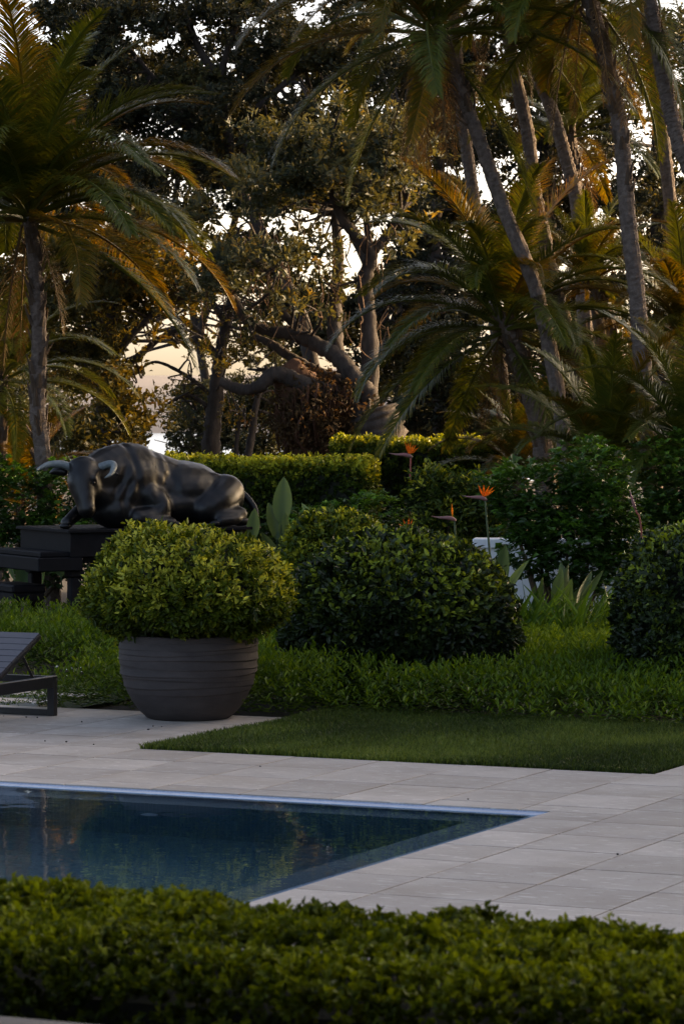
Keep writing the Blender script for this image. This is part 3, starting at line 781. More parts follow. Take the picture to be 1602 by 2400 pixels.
def ell(mb, c, r, R=None, nu=22, nv=14):
    uu, vv = np.meshgrid(np.linspace(0, 2 * pi, nu, endpoint=False), np.linspace(-pi / 2, pi / 2, nv))
    V = np.stack([np.cos(uu) * np.cos(vv) * r[0], np.sin(uu) * np.cos(vv) * r[1], np.sin(vv) * r[2]], -1).reshape(-1, 3)
    if R is not None: V = V @ np.array(R).T
    i = np.arange(nv - 1)[:, None] * nu; j = np.arange(nu)[None]; k = (j + 1) % nu
    mb.add(V + np.array(c), [np.stack([i + j, i + k, i + k + nu, i + j + nu], -1).reshape(-1, 4)])
def limb(mb, pts, n=26, sides=16):
    q = spline([p[:4] for p in pts], n); mb.tube(q[:, :3], np.maximum(q[:, 3], .012), sides)
    ell(mb, q[0, :3], (q[0, 3],) * 3); ell(mb, q[-1, :3], (q[-1, 3],) * 3)
def bull():
    th = thing('bull_sculpture', SB + (0, 0, SZ + .001), 'dark bronze sculpture of a resting bull lying on the black stand', 'sculpture', None, PH)
    mb = MB()
    ell(mb, (.42, -.10, .36), (.64, .42, .375))                      # barrel
    ell(mb, (.30, -.12, .24), (.82, .43, .25))                      # belly on the slab
    limb(mb, [(.95, -.08, .30, .27), (.50, -.08, .395, .31), (.08, -.10, .51, .35), (-.20, -.12, .575, .36)])
    ell(mb, (-.20, -.12, .50), (.42, .42, .42), )                   # withers and shoulder
    limb(mb, [(-.12, -.12, .60, .33), (-.36, -.18, .59, .32), (-.58, -.28, .56, .27), (-.76, -.37, .56, .20)])   # crest and neck
    limb(mb, [(-.25, -.25, .36, .30), (-.50, -.32, .34, .23), (-.70, -.40, .40, .16)])   # throat
    ell(mb, (-.40, -.34, .20), (.30, .22, .22))                     # brisket
    ell(mb, (.90, -.10, .30), (.34, .37, .285))                      # rump
    ell(mb, (.78, -.30, .50), (.13, .10, .11)); ell(mb, (.80, .12, .50), (.13, .10, .11))   # hips
    ell(mb, (-.02, -.36, .46), (.22, .14, .26))                     # near shoulder blade
    # near foreleg folded under
    limb(mb, [(-.05, -.40, .36, .17), (.08, -.48, .22, .145), (-.02, -.53, .13, .11), (-.22, -.56, .11, .10)])
    limb(mb, [(-.22, -.56, .11, .10), (-.10, -.60, .075, .07), (.06, -.62, .06, .06), (.15, -.62, .055, .062)])
    # far foreleg stretched out
    limb(mb, [(-.50, -.12, .30, .15), (-.74, -.22, .20, .095), (-.90, -.32, .12, .07), (-1.0, -.38, .06, .066)])
    # near hind leg
    limb(mb, [(.95, -.30, .36, .22), (.80, -.44, .28, .19), (.60, -.50, .19, .14)])
    limb(mb, [(.60, -.50, .17, .12), (.80, -.56, .13, .09), (1.02, -.54, .13, .085)])
    limb(mb, [(1.02, -.54, .12, .08), (.90, -.62, .07, .06), (.72, -.64, .055, .058)])
    limb(mb, [(.95, .22, .3, .2), (.7, .34, .18, .15), (.9, .40, .10, .09)])
    # head: forehead, cheeks, muzzle
    limb(mb, [(-.80, -.38, .63, .165), (-.84, -.43, .52, .175), (-.85, -.50, .38, .135), (-.845, -.545, .27, .11), (-.84, -.565, .22, .105)])
    ell(mb, (-.76, -.44, .45), (.15, .15, .17))
    ell(mb, (-.80, -.37, .70), (.17, .15, .08))
    for s in (-1, 1):   # brows
        ell(mb, (-.86 + .10 * s, -.50 - .06 * s, .54), (.05, .05, .045))
    me0 = mb.mesh('body', 'statue')
    tmp = link('body_source', me0)
    md = tmp.modifiers.new('r', 'REMESH'); md.mode = 'VOXEL'; md.voxel_size = .017; md.use_smooth_shade = True
    sm = tmp.modifiers.new('s', 'SMOOTH'); sm.factor = .5; sm.iterations = 10
    dg = bpy.context.evaluated_depsgraph_get(); dg.update()
    me = bpy.data.meshes.new_from_object(tmp.evaluated_get(dg))
    bpy.data.objects.remove(tmp)
    n = len(me.vertices); co = np.empty(n * 3, np.float32); me.vertices.foreach_get('co', co); co = co.reshape(-1, 3).astype(float)
    no = np.empty(n * 3, np.float32); me.vertices.foreach_get('normal', no); no = no.reshape(-1, 3)
    x, y, z = co.T
    # neck folds: curved ridges falling from crest to throat
    s = x + .30 * (z - .5) + .10 * np.sin(z * 7)
    m1 = np.exp(-((x + .42) / .20) ** 2) * np.clip((z - .12) / .2, 0, 1)
    d = m1 * .015 * np.sin(s * 46 + 2.2 * np.sin(z * 6) + 1.3 * wob(co, 3)) * (.6 + .4 * wob(co, 5))
    # shoulder and flank folds
    m2 = np.exp(-((x - .10) / .14) ** 2) * np.clip((z - .15) / .15, 0, 1)
    d += m2 * .009 * np.sin((x - .25 * z) * 30 + 1.0)
    m3 = np.exp(-((x - .66) / .16) ** 2) * np.exp(-((z - .34) / .2) ** 2)
    d += m3 * .004 * np.sin((x + .5 * z) * 26)
    # ribs and muscle swell
    d += .005 * wob(co, 6) + .0028 * wob(co, 14) + .0014 * wob(co, 34)
    d -= .012 * np.exp(-((x + .16 + .1 * z) / .035) ** 2) * np.clip((z - .1) / .2, 0, 1) * (y < 0)
    d -= .010 * np.exp(-((x - .27 + .15 * (z - .4)) / .04) ** 2) * np.clip((z - .2) / .2, 0, 1)
    co2 = co + no * d[:, None]
    co2[:, 2] = np.maximum(co2[:, 2], 0.0)
    me.vertices.foreach_set('co', co2.astype(np.float32).ravel()); me.polygons.foreach_set('use_smooth', np.ones(len(me.polygons), bool)); me.update()
    me.name = 'body'; me.materials.clear(); me.materials.append(M['statue'])
    link('body', me, th)
    # horns, ears, tail, eyes
    for pts in ([(-.90, -.32, .66, .052), (-1.02, -.28, .70, .050), (-1.16, -.27, .695, .040), (-1.28, -.30, .655, .024), (-1.33, -.34, .635, .006)],
                [(-.66, -.46, .66, .052), (-.56, -.54, .70, .050), (-.56, -.66, .68, .042), (-.64, -.76, .60, .028), (-.735, -.80, .555, .006)]):
        q = spline(pts, 22); b2 = MB(); b2.tube(q[:, :3], q[:, 3] * .88, 14); b2.build('horn', 'horn', th, True)
    for base, dr in (((-.64, -.36, .60), (.20, -.16, -.02)), ((-.93, -.24, .60), (-.16, .12, .0))):
        base = np.array(base); dr = np.array(dr); q = spline([base, base + dr * .5 + (0, 0, .025), base + dr], 10)
        b2 = MB(); b2.tube(q, np.array([.03, .042, .05, .054, .054, .05, .044, .034, .022, .006]), 10); me_ = b2.mesh('ear', 'statue', True)
        e_ = link('ear', me_, th)
    b2 = MB(); b2.tube(spline([(1.10, -.10, .42), (1.20, -.20, .36), (1.285, -.32, .22), (1.27, -.43, .10), (1.18, -.51, .045), (1.08, -.55, .045)], 26), np.linspace(.045, .030, 26), 10)
    b2.build('tail', 'statue', th, True)
    b2 = MB(); ell(b2, (1.01, -.58, .052), (.12, .055, .05)); b2.build('tail_tuft', 'statue', th, True)
    for c in ((-.955, -.50, .50), (-.765, -.575, .50)):
        b2 = MB(); ell(b2, c, (.020, .020, .016), None, 12, 8); b2.build('eye', 'statue', th, True)
    for c, e2 in (((-1.02, -.40, .03), (.07, .06, .033)), ((.19, -.625, .04), (.06, .05, .036)), ((.66, -.645, .038), (.07, .05, .036))):
        b2 = MB(); ell(b2, c, e2); b2.build('hoof', 'statue', th, True)
bull()

# ================================================================== WHITE WALL AND MIXED PLANTING
def white_wall():
    zt = EYE - (1262 - HZ) / F * 33.4
    c = ground_at(1322, 33.4)
    th = thing('garden_wall', c, 'low white rendered garden wall glimpsed behind the leafy bush', 'wall', None, -.12)
    mb = MB(); mb.box((0, 0, (zt - .10) / 2), (1.75, .22, zt - .101), .006); mb.build('wall_face', 'white', th)
    mb = MB(); mb.box((-.0, 0, zt - .05), (1.85, .30, .099), .01); mb.build('coping', 'white', th)
white_wall()

def lobed_batch(C, D, N, L, tint):
    """three-lobed leaves: 8 verts each"""
    D = unit(D); S = unit(np.cross(D, N)); N = np.cross(S, D); n = len(C); L = L[:, None]
    pr = [(0, 0, 0), (.42, .20, .04), (.50, .62, .03), (.70, .24, .02), (1.0, .0, -.14), (.70, -.24, .02), (.50, -.62, .03), (.42, -.20, .04)]
    V = np.stack([C + D * L * a + S * L * b_ * .75 + N * L * c_ for a, b_, c_ in pr], 1).reshape(-1, 3)
    i = np.arange(n)[:, None] * 8
    Fc = [np.concatenate([i + np.array([0, 1, 2, 3]), i + np.array([0, 5, 6, 7])]), np.concatenate([i + np.array([0, 3, 4]), i + np.array([0, 4, 5])])]
    return V, Fc, np.repeat(tint, 8)
def leafy_bush(name, label, c, blobs, n, L, mat, lobed=True, cat='bush', group=None):
    """blobs: (dx, dy, z, rx, ry, rz)"""
    th = thing(name, c, label, cat, group)
    w_ = np.array([b[3] * b[5] for b in blobs]); w_ = w_ / w_.sum(); Cs = []; Ns = []
    for b, ww in zip(blobs, w_):
        m = int(n * ww); d = unit(rng.normal(size=(m, 3))); rr = rng.uniform(.55, 1.05, (m, 1))
        Cs.append(np.array(b[:3]) + d * rr * np.array(b[3:])); Ns.append(d)
    C = np.vstack(Cs); N = np.vstack(Ns)
    ok = C[:, 2] > .05; C, N = C[ok], N[ok]; m = len(C)
    up = np.array((0, 0, 1.))
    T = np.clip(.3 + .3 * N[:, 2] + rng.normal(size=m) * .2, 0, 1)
    if lobed:
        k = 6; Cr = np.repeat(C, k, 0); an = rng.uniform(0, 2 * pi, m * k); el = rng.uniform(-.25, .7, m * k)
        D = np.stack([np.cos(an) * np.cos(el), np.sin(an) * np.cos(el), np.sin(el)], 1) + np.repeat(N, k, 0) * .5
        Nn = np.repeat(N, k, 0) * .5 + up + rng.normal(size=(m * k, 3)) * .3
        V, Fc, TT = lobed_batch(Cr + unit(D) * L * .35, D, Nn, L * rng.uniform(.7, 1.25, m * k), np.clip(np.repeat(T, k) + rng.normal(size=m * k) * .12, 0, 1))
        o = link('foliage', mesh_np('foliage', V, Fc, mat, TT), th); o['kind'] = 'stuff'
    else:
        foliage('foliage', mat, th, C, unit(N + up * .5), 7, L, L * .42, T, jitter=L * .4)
    mb = MB()
    for b in blobs:
        q = np.array(b[:3]); mb.tube(spline([(q[0] * .2, q[1] * .2, .0), q * (.6, .6, .5), q], 8), np.linspace(.03, .012, 8), 6)
    mb.build('branches', 'twig', th)
    return th
def px_blobs(c, L):
    out = []
    for (px, py, rx, ry, dY) in L:
        Y = c[1] + dY; p = P(px, py, Y) - c; s = Y / F
        out.append((p[0], p[1], p[2], rx * s, min(rx, ry) * s * .9, ry * s))
    return out
c = ground_at(1300, 33.0)
c0 = ground_at(1310, 32.4)
leafy_bush('lobed_leaf_bush', 'tall dark green bush with lobed leaves in front of the white wall', c0, px_blobs(c0, [(1260, 1160, 120, 75, 0), (1380, 1120, 90, 85, .1), (1405, 1210, 100, 80, 0), (1250, 1230, 85, 55, -.1), (1330, 1270, 110, 55, -.2), (1450, 1270, 70, 80, .1), (1180, 1140, 55, 50, .2), (1230, 1300, 60, 40, -.2), (1400, 1340, 80, 50, -.1), (1310, 1330, 60, 40, -.2)]), 1050, .10, 'lobed_leaf')
c0 = ground_at(1050, 34.8)
leafy_bush('glossy_bush', 'loose glossy leaved bush below the orange flowers, left of the lobed bush', c0, px_blobs(c0, [(1010, 1150, 75, 60, 0), (1085, 1160, 80, 65, .1), (1050, 1220, 100, 60, -.1), (1130, 1210, 60, 70, 0)]), 620, .075, 'hedge_leaf', False)
c0 = ground_at(1560, 36.0)
leafy_bush('shade_bush', 'dark bush in deep shade under the rightmost palms', c0, px_blobs(c0, [(1530, 1150, 110, 110, 0), (1620, 1130, 90, 120, .2), (1560, 1250, 130, 80, 0)]), 900, .085, 'lobed_leaf')
c0 = ground_at(60, 39.5)
leafy_bush('shade_bush', 'dark bush behind the bench at the far left', c0, px_blobs(c0, [(40, 1180, 120, 90, 0), (170, 1160, 110, 80, .3), (100, 1290, 170, 80, .0), (-60, 1150, 90, 140, 0), (230, 1270, 110, 80, .4)]), 1000, .10, 'lobed_leaf')
c0 = ground_at(640, 37.6)
leafy_bush('shade_bush', 'low dark bush between the stand and the small dome', c0, px_blobs(c0, [(640, 1270, 90, 60, 0), (740, 1230, 90, 50, .2), (870, 1220, 100, 60, .3)]), 520, .08, 'lobed_leaf')

# ---- paddle leaves, straps and flowers
def paddle_mesh(name, L, W, pet, bend, mat, fold=.25, seg=8, notch=0.0, tint=.5):
    """upright leaf: a petiole of length pet, then a folded blade; grows along +Z, faces -Y, bends to +X"""
    mb = MB(); t = np.linspace(0, 1, seg + 1)
    def ax(s): return np.array((bend * s * s * (L + pet), .02 * s, s * (L + pet) * (1 - .25 * bend * s)))
    s0 = pet / (L + pet)
    if pet > .02: mb.tube(np.array([ax(q) for q in np.linspace(0, s0, 5)]), np.linspace(.011, .007, 5), 6, .3)
    rows = []; wd = W * .5 * np.sin(pi * np.clip(t * .93 + .05, 0, 1)) ** .75 * (1 - .25 * t); wd[0] = .008; wd[-1] = .003
    for q, w_ in zip(t, wd):
        c_ = ax(s0 + (1 - s0) * q)
        rows.append([c_ + (-w_, -fold * w_, 0), c_ + (-w_ * .5, -fold * w_ * .35, 0), c_, c_ + (w_ * .5, -fold * w_ * .35, 0), c_ + (w_, -fold * w_, 0)])
    V = np.array(rows).reshape(-1, 3); i = np.arange(seg)[:, None] * 5; j = np.arange(4)[None]
    Fq = np.stack([i + j, i + j + 1, i + j + 6, i + j + 5], -1).reshape(-1, 4)
    mb.add(V, [Fq], np.tile((tint + .1, tint, tint - .25, tint, tint + .1), seg + 1))
    return mb.mesh(name, mat, True)
def plant(name, label, cat, c, leaves, group=None):
    """leaves: (mesh, dx, dy, z, rotz, tilt, scale)"""
    th = thing(name, c, label, cat, group)
    for (me, dx, dy, z, rz, tl, s) in leaves:
        o = link('leaf', me, th, (dx, dy, z), None, s); o.rotation_euler = (tl, 0, rz)
    return th
PAD = [paddle_mesh('leaf', .48, .17, .5, b_, 'paddle_leaf', f_, 8, 0, t_) for b_, f_, t_ in ((.10, .35, .35), (.28, .5, .5), (.45, .3, .6))]
CAN = [paddle_mesh('leaf', .52, .24, .14, b_, 'paddle_leaf', f_, 8, 0, t_) for b_, f_, t_ in ((.05, .15, .75), (.2, .3, .55), (.38, .2, .85))]
STR = [paddle_mesh('leaf', .62, .055, .0, b_, 'strap_leaf', .35, 9, 0, t_) for b_, t_ in ((.25, .45), (.6, .6), (.95, .5), (.45, .75))]
def fan(meshes, n, spread, smin=.8, smax=1.15, tilt=.25):
    out = []
    for k in range(n):
        out.append((meshes[k % len(meshes)], rng.normal() * spread, rng.normal() * spread, 0, rng.uniform(0, 2 * pi), rng.normal() * tilt, rng.uniform(smin, smax)))
    return out
plant('bird_of_paradise_plant', 'clump of grey green paddle leaves between the two clipped hedges', 'plant', ground_at(868, 35.6), fan(PAD, 26, .16, .95, 1.25, .38))
plant('bird_of_paradise_plant', 'upright paddle leaves beside the tall orange flower near the white wall', 'plant', ground_at(1150, 31.0), fan(PAD, 13, .10, .9, 1.12, .2))
plant('bird_of_paradise_plant', 'paddle leaves low in front of the white wall by the lobed bush', 'plant', ground_at(1330, 31.4), fan(PAD, 10, .14, .7, .9, .35))
plant('canna_plant', 'broad pale green canna leaves standing against the long hedge', 'plant', ground_at(655, 37.0), [
    (CAN[0], .02, 0, .86, .2, .0, 1.05), (CAN[1], -.03, 0, .72, 2.9, .1, .85), (CAN[0], .05, 0, .62, -.5, .05, .8), (CAN[2], .02, 0, .45, .4, .2, .9), (CAN[2], -.06, 0, .42, 2.7, .2, .85), (CAN[1], .08, .02, .30, 1.2, .1, .9), (CAN[2], .1, .0, .5, .1, .25, .8)])
plant('canna_plant', 'single yellow green canna leaf beside the bull tail', 'plant', ground_at(590, 36.4), [(CAN[0], 0, 0, .74, .3, .1, .72), (CAN[2], -.03, 0, .5, 2.6, .1, .8), (CAN[1], .03, 0, .35, 0, .2, .8)])
plant('canna_plant', 'canna leaf tips rising behind the small clipped dome', 'plant', ground_at(735, 33.8), [(CAN[2], 0, 0, .86, 2.4, .1, .8), (CAN[0], .14, 0, .90, .6, .15, .66), (CAN[2], -.1, 0, .8, 2.9, .3, .6), (CAN[1], .05, 0, .6, 1.2, .2, .8)])
plant('canna_plant', 'broad pale leaves behind the left bench under the sculpture stand', 'plant', ground_at(70, 38.4), [(CAN[k % 3], rng.normal() * .3, rng.normal() * .2, .02 + .05 * k, rng.uniform(0, 6), .3, .9) for k in range(9)])
for k, (px, Y) in enumerate(((1222, 30.2), (1275, 30.6), (1330, 30.0), (1385, 30.7), (1420, 31.0), (1245, 31.2))):
    lab = ['strap leaved clump right beside the large dark dome', 'second strap leaved clump from the large dark dome', 'strap leaved clump in the middle below the lobed bush', 'strap leaved clump second from the right dome', 'strap leaved clump touching the right hand dome', 'strap leaved clump set back below the tall orange flower'][k]
    plant('strap_leaf_plant', lab, 'plant', ground_at(px, Y), fan(STR, 24, .09, .85, 1.25, .3), 'strap leaved plants')

def flower(label, px, py, Y, stem_to, s=1.0, face=-1, n=5, red=False):
    """bird of paradise flower: head at (px, py); stem foot at pixel column stem_to on the ground"""
    head = P(px, py, Y); foot = ground_at(stem_to, Y)
    th = thing('bird_of_paradise_flower', foot, label, 'flower', 'orange bird of paradise flowers')
    h = head - foot
    mb = MB(); mb.tube(spline([(0, 0, 0), (h[0] * .35, 0, h[2] * .5), (h[0] * .9, 0, h[2] * .92), h], 12), np.linspace(.014, .010, 12), 6); mb.build('stem', 'red_stem' if red else 'stem', th, True)
    # beak: long pointed bract
    q = spline([h + (.02 * -face * s, 0, -.02 * s), h + (face * .05 * s, 0, .008 * s), h + (face * .15 * s, 0, .012 * s), h + (face * .24 * s, 0, .028 * s)], 10)
    mb = MB(); mb.tube(q, np.array([.010, .019, .023, .022, .019, .015, .012, .008, .005, .001]) * s, 8); bt = mb.build('bract', 'bract', th, True)
    for k in range(n):
        a = radians(112 - 78 * k / max(1, n - 1) + rng.uniform(-7, 7)) if n > 1 else radians(95)
        dx, dz = -face * cos(a), sin(a)
        if n == 1: dx, dz = 0.05 * face, 1.0
        d = unit(np.array((dx, rng.normal() * .15, dz))); L = .15 * s * rng.uniform(.8, 1.1)
        b0 = h + np.array((face * .02 * s, 0, .012 * s)); sd_ = unit(np.cross(d, (0, 1, 0)))
        V = [b0, b0 + d * L * .45 + sd_ * .0115 * s + (0, -.006, 0), b0 + d * L, b0 + d * L * .45 - sd_ * .0115 * s + (0, -.006, 0), b0 + d * L * .45 + (0, .008, 0)]
        me = mesh_np('petal', V, [np.array([(0, 1, 4), (1, 2, 4), (0, 4, 3), (4, 2, 3)])], 'petal', np.full(5, rng.uniform(0, 1)))
        link('petal', me, bt)
flower('highest orange bird of paradise flower, in front of the taller hedge', 962, 1068, 35.4, 955, 1.0, -1, 6, True)
flower('largest orange bird of paradise flower on a tall stem near the white wall', 1136, 1168, 30.9, 1158, .9, -1, 6)
flower('orange bird of paradise flower with one upright petal above the large dome', 1064, 1216, 30.4, 1082, .9, -1, 1)
flower('small orange flower just peeking over the large dark dome', 952, 1246, 31.0, 955, .8, 1, 4)
def bud():
    th = thing('flower_bud', ground_at(1510, 29.6), 'closed dark red flower bud on a long stalk beside the right dome', 'flower bud')
    f = ground_at(1510, 29.6); h = P(1474, 1150, 29.6) - f; m = P(1488, 1195, 29.6) - f
    mb = MB(); mb.tube(spline([(0, 0, 0), P(1502, 1250, 29.6) - f, m], 10), np.linspace(.012, .008, 10), 6); mb.build('stem', 'red_stem', th, True)
    mb = MB(); mb.tube(spline([m, (m + h) / 2, h], 8), np.array([.008, .013, .014, .013, .011, .008, .005, .001]), 8); mb.build('bud_tip', 'bract', th, True)
bud()

# ================================================================== PALMS
def frond_mesh(a0, droop, seed, mat, nl=140, ll=.215, hang=.35, dead=False, curl=.0):
    """unit-length pinnate frond in the XZ plane; a0 start elevation, droop total bend (radians)"""
    r = np.random.default_rng(seed)
    s = np.linspace(0, 1, 25); an = a0 - droop * s ** 1.35
    x = np.concatenate([[0], np.cumsum(np.cos(an[:-1]) / 24)]); z = np.concatenate([[0], np.cumsum(np.sin(an[:-1]) / 24)])
    y = curl * s ** 2
    path = np.stack([x, y, z], 1)
    mb = MB(); mb.tube(path, np.linspace(.011, .0022, 25), 5, .78)
    t = np.linspace(.13, .995, nl)
    c = np.stack([np.interp(t, s, path[:, k]) for k in range(3)], 1)
    ta = np.interp(t, s, an); tg = np.stack([np.cos(ta), np.zeros(nl), np.sin(ta)], 1)
    nr = np.stack([-np.sin(ta), np.zeros(nl), np.cos(ta)], 1)
    prof = ll * np.sin(pi * np.clip(.10 + t * .84, 0, 1)) ** .6 * (1 - .35 * t)
    for sd_ in (-1, 1):
        L = prof * r.uniform(.85, 1.12, nl)
        fw = .55 + .55 * t
        d = unit(tg * fw[:, None] + np.array((0, sd_, 0)) * (1.0 - .3 * t)[:, None] + nr * r.uniform(.15, .42, (nl, 1)) + r.normal(size=(nl, 3)) * (.16 if dead else .06))
        mid = c + d * L[:, None] * .5
        d2 = unit(d - np.array((0, 0, 1.)) * (hang * r.uniform(.6, 1.4, (nl, 1))))
        tip = mid + d2 * L[:, None] * .5
        wv = unit(np.cross(d, nr)) * .0034 * (.7 if dead else 1)
        V = np.stack([c - wv * .6, c + wv * .6, mid + wv, tip, mid - wv], 1).reshape(-1, 3)
        i = np.arange(nl)[:, None] * 5
        b = np.clip(.34 + r.normal(size=nl) * .14 + .22 * t, 0, 1)
        T = np.stack([b, b, b + .05, np.clip(b + .22, 0, 1), b + .05], 1).ravel()
        mb.add(V, [i + np.array([0, 1, 2, 4]), i + np.array([4, 2, 3])], T)
    return mb.mesh('frond', mat)
FR = {}
CLS = [(1.35, .9), (1.05, 1.25), (.75, 1.45), (.40, 1.35), (.05, 1.15), (-.35, .9), (-.85, .55)]
for kind in ('palm_leaf', 'palm_gold'):
    FR[kind] = [[frond_mesh(a + q * .08, d * (1 + q * .12), 11 + 3 * i + q, kind, hang=.30 + .1 * q, curl=(-.12, .12)[q]) for q in (0, 1)] for i, (a, d) in enumerate(CLS)]
FR['palm_dead'] = [[frond_mesh(-1.15, .35, 90, 'palm_dead', 70, .22, .8, True), frond_mesh(-1.3, .2, 91, 'palm_dead', 70, .2, .8, True)]]

def palm(label, trunk_px, Y, crown, fl, counts, width, mat='palm_leaf', goldp=.2, dead=0, shaggy=.0, dY=0.0, group='palms around the garden', seed=0, azr=None, base_Y=None):
    """trunk_px: photo points from crown down; crown: count of fronds per class; fl: frond length (m)"""
    r = np.random.default_rng(1000 + seed)
    top = P(*trunk_px[0], Y)
    pts = [P(px, py, Y + dY * k / max(1, len(trunk_px) - 1)) for k, (px, py) in enumerate(trunk_px)]
    # carry the trunk on to the ground along its last direction
    if pts[-1][2] > 0:
        d = pts[-1] - pts[-2]; d = d / abs(d[2] + 1e-6); pts.append(pts[-1] + d * (pts[-1][2] + .08) * np.array((.5, .5, 1)))
        pts[-1][2] = -.08
    base = np.array((pts[-1][0], pts[-1][1], 0.0))
    th = thing('palm_tree', base, label, 'palm', group)
    pl = np.array(pts)[::-1] - base
    n = max(40, int(np.linalg.norm(pl[-1] - pl[0]) * 26)); q = spline(pl, n)
    s = np.linspace(0, 1, n)
    rad = .86 * width / 2 * (1.18 - .25 * s + .25 * np.exp(-s * 14))
    rad = rad * (1 + .018 * np.sin(np.arange(n) * 1.3) + r.uniform(-.045, .045, n))
    mb = MB(); mb.tube(q, rad, 12, .5, True, .07); mb.build('trunk', 'palm_bark', th)
    # old leaf bases: thickest below the crown, further down on shaggy trunks
    b2 = MB(); tq = unit(np.gradient(q, axis=0)); L = np.linalg.norm(pl[-1] - pl[0])
    nb = int(26 + 110 * shaggy)
    for k in range(nb):
        f = 1 - (r.uniform(0, 1) ** 1.3) * ((.9 / max(L, 1)) if shaggy < .05 else min(1, .9 / max(L, 1) + shaggy))
        i = int(np.clip(f * (n - 1), 1, n - 2)); az = r.uniform(0, 2 * pi)
        o_ = unit(np.array((cos(az), sin(az), 0)) - tq[i] * (np.array((cos(az), sin(az), 0)) @ tq[i])); sd_ = np.cross(tq[i], o_)
        b0 = q[i] + o_ * rad[i] * .85; ln = r.uniform(.10, .24); w0 = r.uniform(.03, .055)
        e0 = b0 + tq[i] * ln + o_ * r.uniform(.02, .09)
        V = [b0 - sd_ * w0, b0 + sd_ * w0, b0 + o_ * .03, e0 - sd_ * w0 * .35, e0 + sd_ * w0 * .35, e0 + o_ * .012]
        b2.add(V, [np.array([(0, 3, 5, 2), (2, 5, 4, 1), (0, 1, 4, 3)]), np.array([(3, 4, 5)])])
    o = b2.build('leaf_bases', 'palm_boot', th); o['kind'] = 'stuff'
    tp = top - base
    tot = 0
    for ci, cnt in enumerate(counts):
        for k in range(cnt):
            az = (k + r.uniform(-.35, .35)) / max(1, cnt) * 2 * pi + ci * 1.1 if azr is None else r.uniform(*azr)
            knd = 'palm_gold' if r.uniform() < goldp else mat
            me = FR[knd][ci][int(r.integers(0, 2))]
            o = link('frond', me, th, tp + np.array((cos(az), sin(az), 0)) * .06 + (0, 0, -.05 * ci), az, fl * r.uniform(.85, 1.12))
            tot += 1
    for k in range(dead + 1):
        az = r.uniform(0, 2 * pi)
        o = link('dead_frond', FR['palm_dead'][0][k % 2], th, tp + np.array((cos(az), sin(az), 0)) * .1 + (0, 0, -.25), az, fl * r.uniform(.5, .75))
    return th
# left side
palm('big arching palm at the left edge with orange tinted fronds', [(66, 478), (84, 640), (92, 800), (88, 960), (100, 1060)], 40.0, 0, 2.7, (8, 12, 17, 15, 8, 1, 0), .21, goldp=.36, dead=2, shaggy=.8, seed=1)
palm('dark palm low at the left edge behind the shaggy trunk', [(5, 860), (2, 1000)], 41.5, 0, 1.75, (3, 6, 7, 7, 5, 3, 0), .20, goldp=.05, shaggy=.3, seed=2)
palm('low golden fronded palm behind the bull head', [(50, 1170), (52, 1260)], 42.0, 0, 1.45, (6, 7, 6, 5, 3, 0, 0), .20, 'palm_gold', 1.0, shaggy=.3, seed=3)
# right side group
palm('tall leaning palm with a brown shaggy crown, leftmost of the right group', [(1015, 40), (1045, 125), (1075, 205), (1120, 320), (1178, 486), (1255, 680), (1306, 921), (1325, 1095)], 39.5, 0, 2.5, (6, 8, 8, 7, 5, 2, 2), .19, goldp=.25, dead=9, shaggy=.22, seed=4)
palm('thin grey palm trunk just behind the tall leaning one', [(1050, -90), (1061, 25), (1079, 245), (1100, 400), (1127, 588), (1165, 800)], 43, 0, 2.3, (4, 5, 5, 4, 2, 1, 0), .18, goldp=.2, dead=1, seed=5)
palm('short stout shaggy palm with fronds sweeping left', [(1180, 735), (1205, 815), (1235, 900), (1262, 1000), (1275, 1100)], 40.6, 0, 2.25, (5, 8, 9, 9, 8, 5, 1), .27, goldp=.18, dead=2, shaggy=.9, seed=6)
palm('grey curving palm trunk in the middle of the right group', [(1185, -20), (1199, 138), (1235, 307), (1250, 435), (1276, 563), (1295, 660), (1342, 829), (1360, 920)], 41.8, 0, 2.3, (4, 6, 5, 4, 2, 1, 0), .20, goldp=.4, dead=1, seed=7)
palm('lichen speckled palm trunk leaning right, behind the middle one', [(1205, 20), (1235, 128), (1291, 256), (1327, 378), (1357, 491), (1390, 640)], 44, 0, 2.3, (4, 5, 5, 4, 2, 1, 0), .20, goldp=.35, dead=1, seed=8)
palm('small palm with golden fronds between the right hand trunks', [(1378, 640), (1409, 706), (1450, 844), (1490, 940)], 43.2, 0, 1.35, (4, 6, 7, 7, 6, 3, 0), .20, goldp=.55, dead=1, seed=9, shaggy=.3)
palm('thick brown palm trunk rising at the right', [(1372, -60), (1388, 26), (1429, 179), (1455, 327), (1470, 511), (1490, 680), (1501, 818), (1521, 1074)], 39.0, 0, 2.5, (4, 6, 6, 4, 2, 2, 1), .215, goldp=.3, dead=3, shaggy=.35, seed=10)
palm('palm trunk curving out at the top right corner', [(1505, -80), (1526, 26), (1557, 205), (1588, 332), (1640, 520)], 38.2, 0, 2.4, (4, 5, 5, 4, 2, 1, 0), .20, goldp=.35, dead=1, seed=11)
palm('reddish palm trunk at the right edge behind the curved one', [(1505, -30), (1526, 128), (1557, 358), (1577, 563), (1600, 760)], 44.5, 0, 2.4, (4, 5, 5, 4, 2, 1, 0), .20, goldp=.3, dead=2, shaggy=.2, seed=12)
palm('dark palm crown deep between the right hand trunks', [(1330, 290), (1345, 420), (1360, 560)], 46.5, 0, 2.0, (4, 6, 6, 4, 2, 0, 0), .24, goldp=.15, dead=2, shaggy=.7, seed=13)
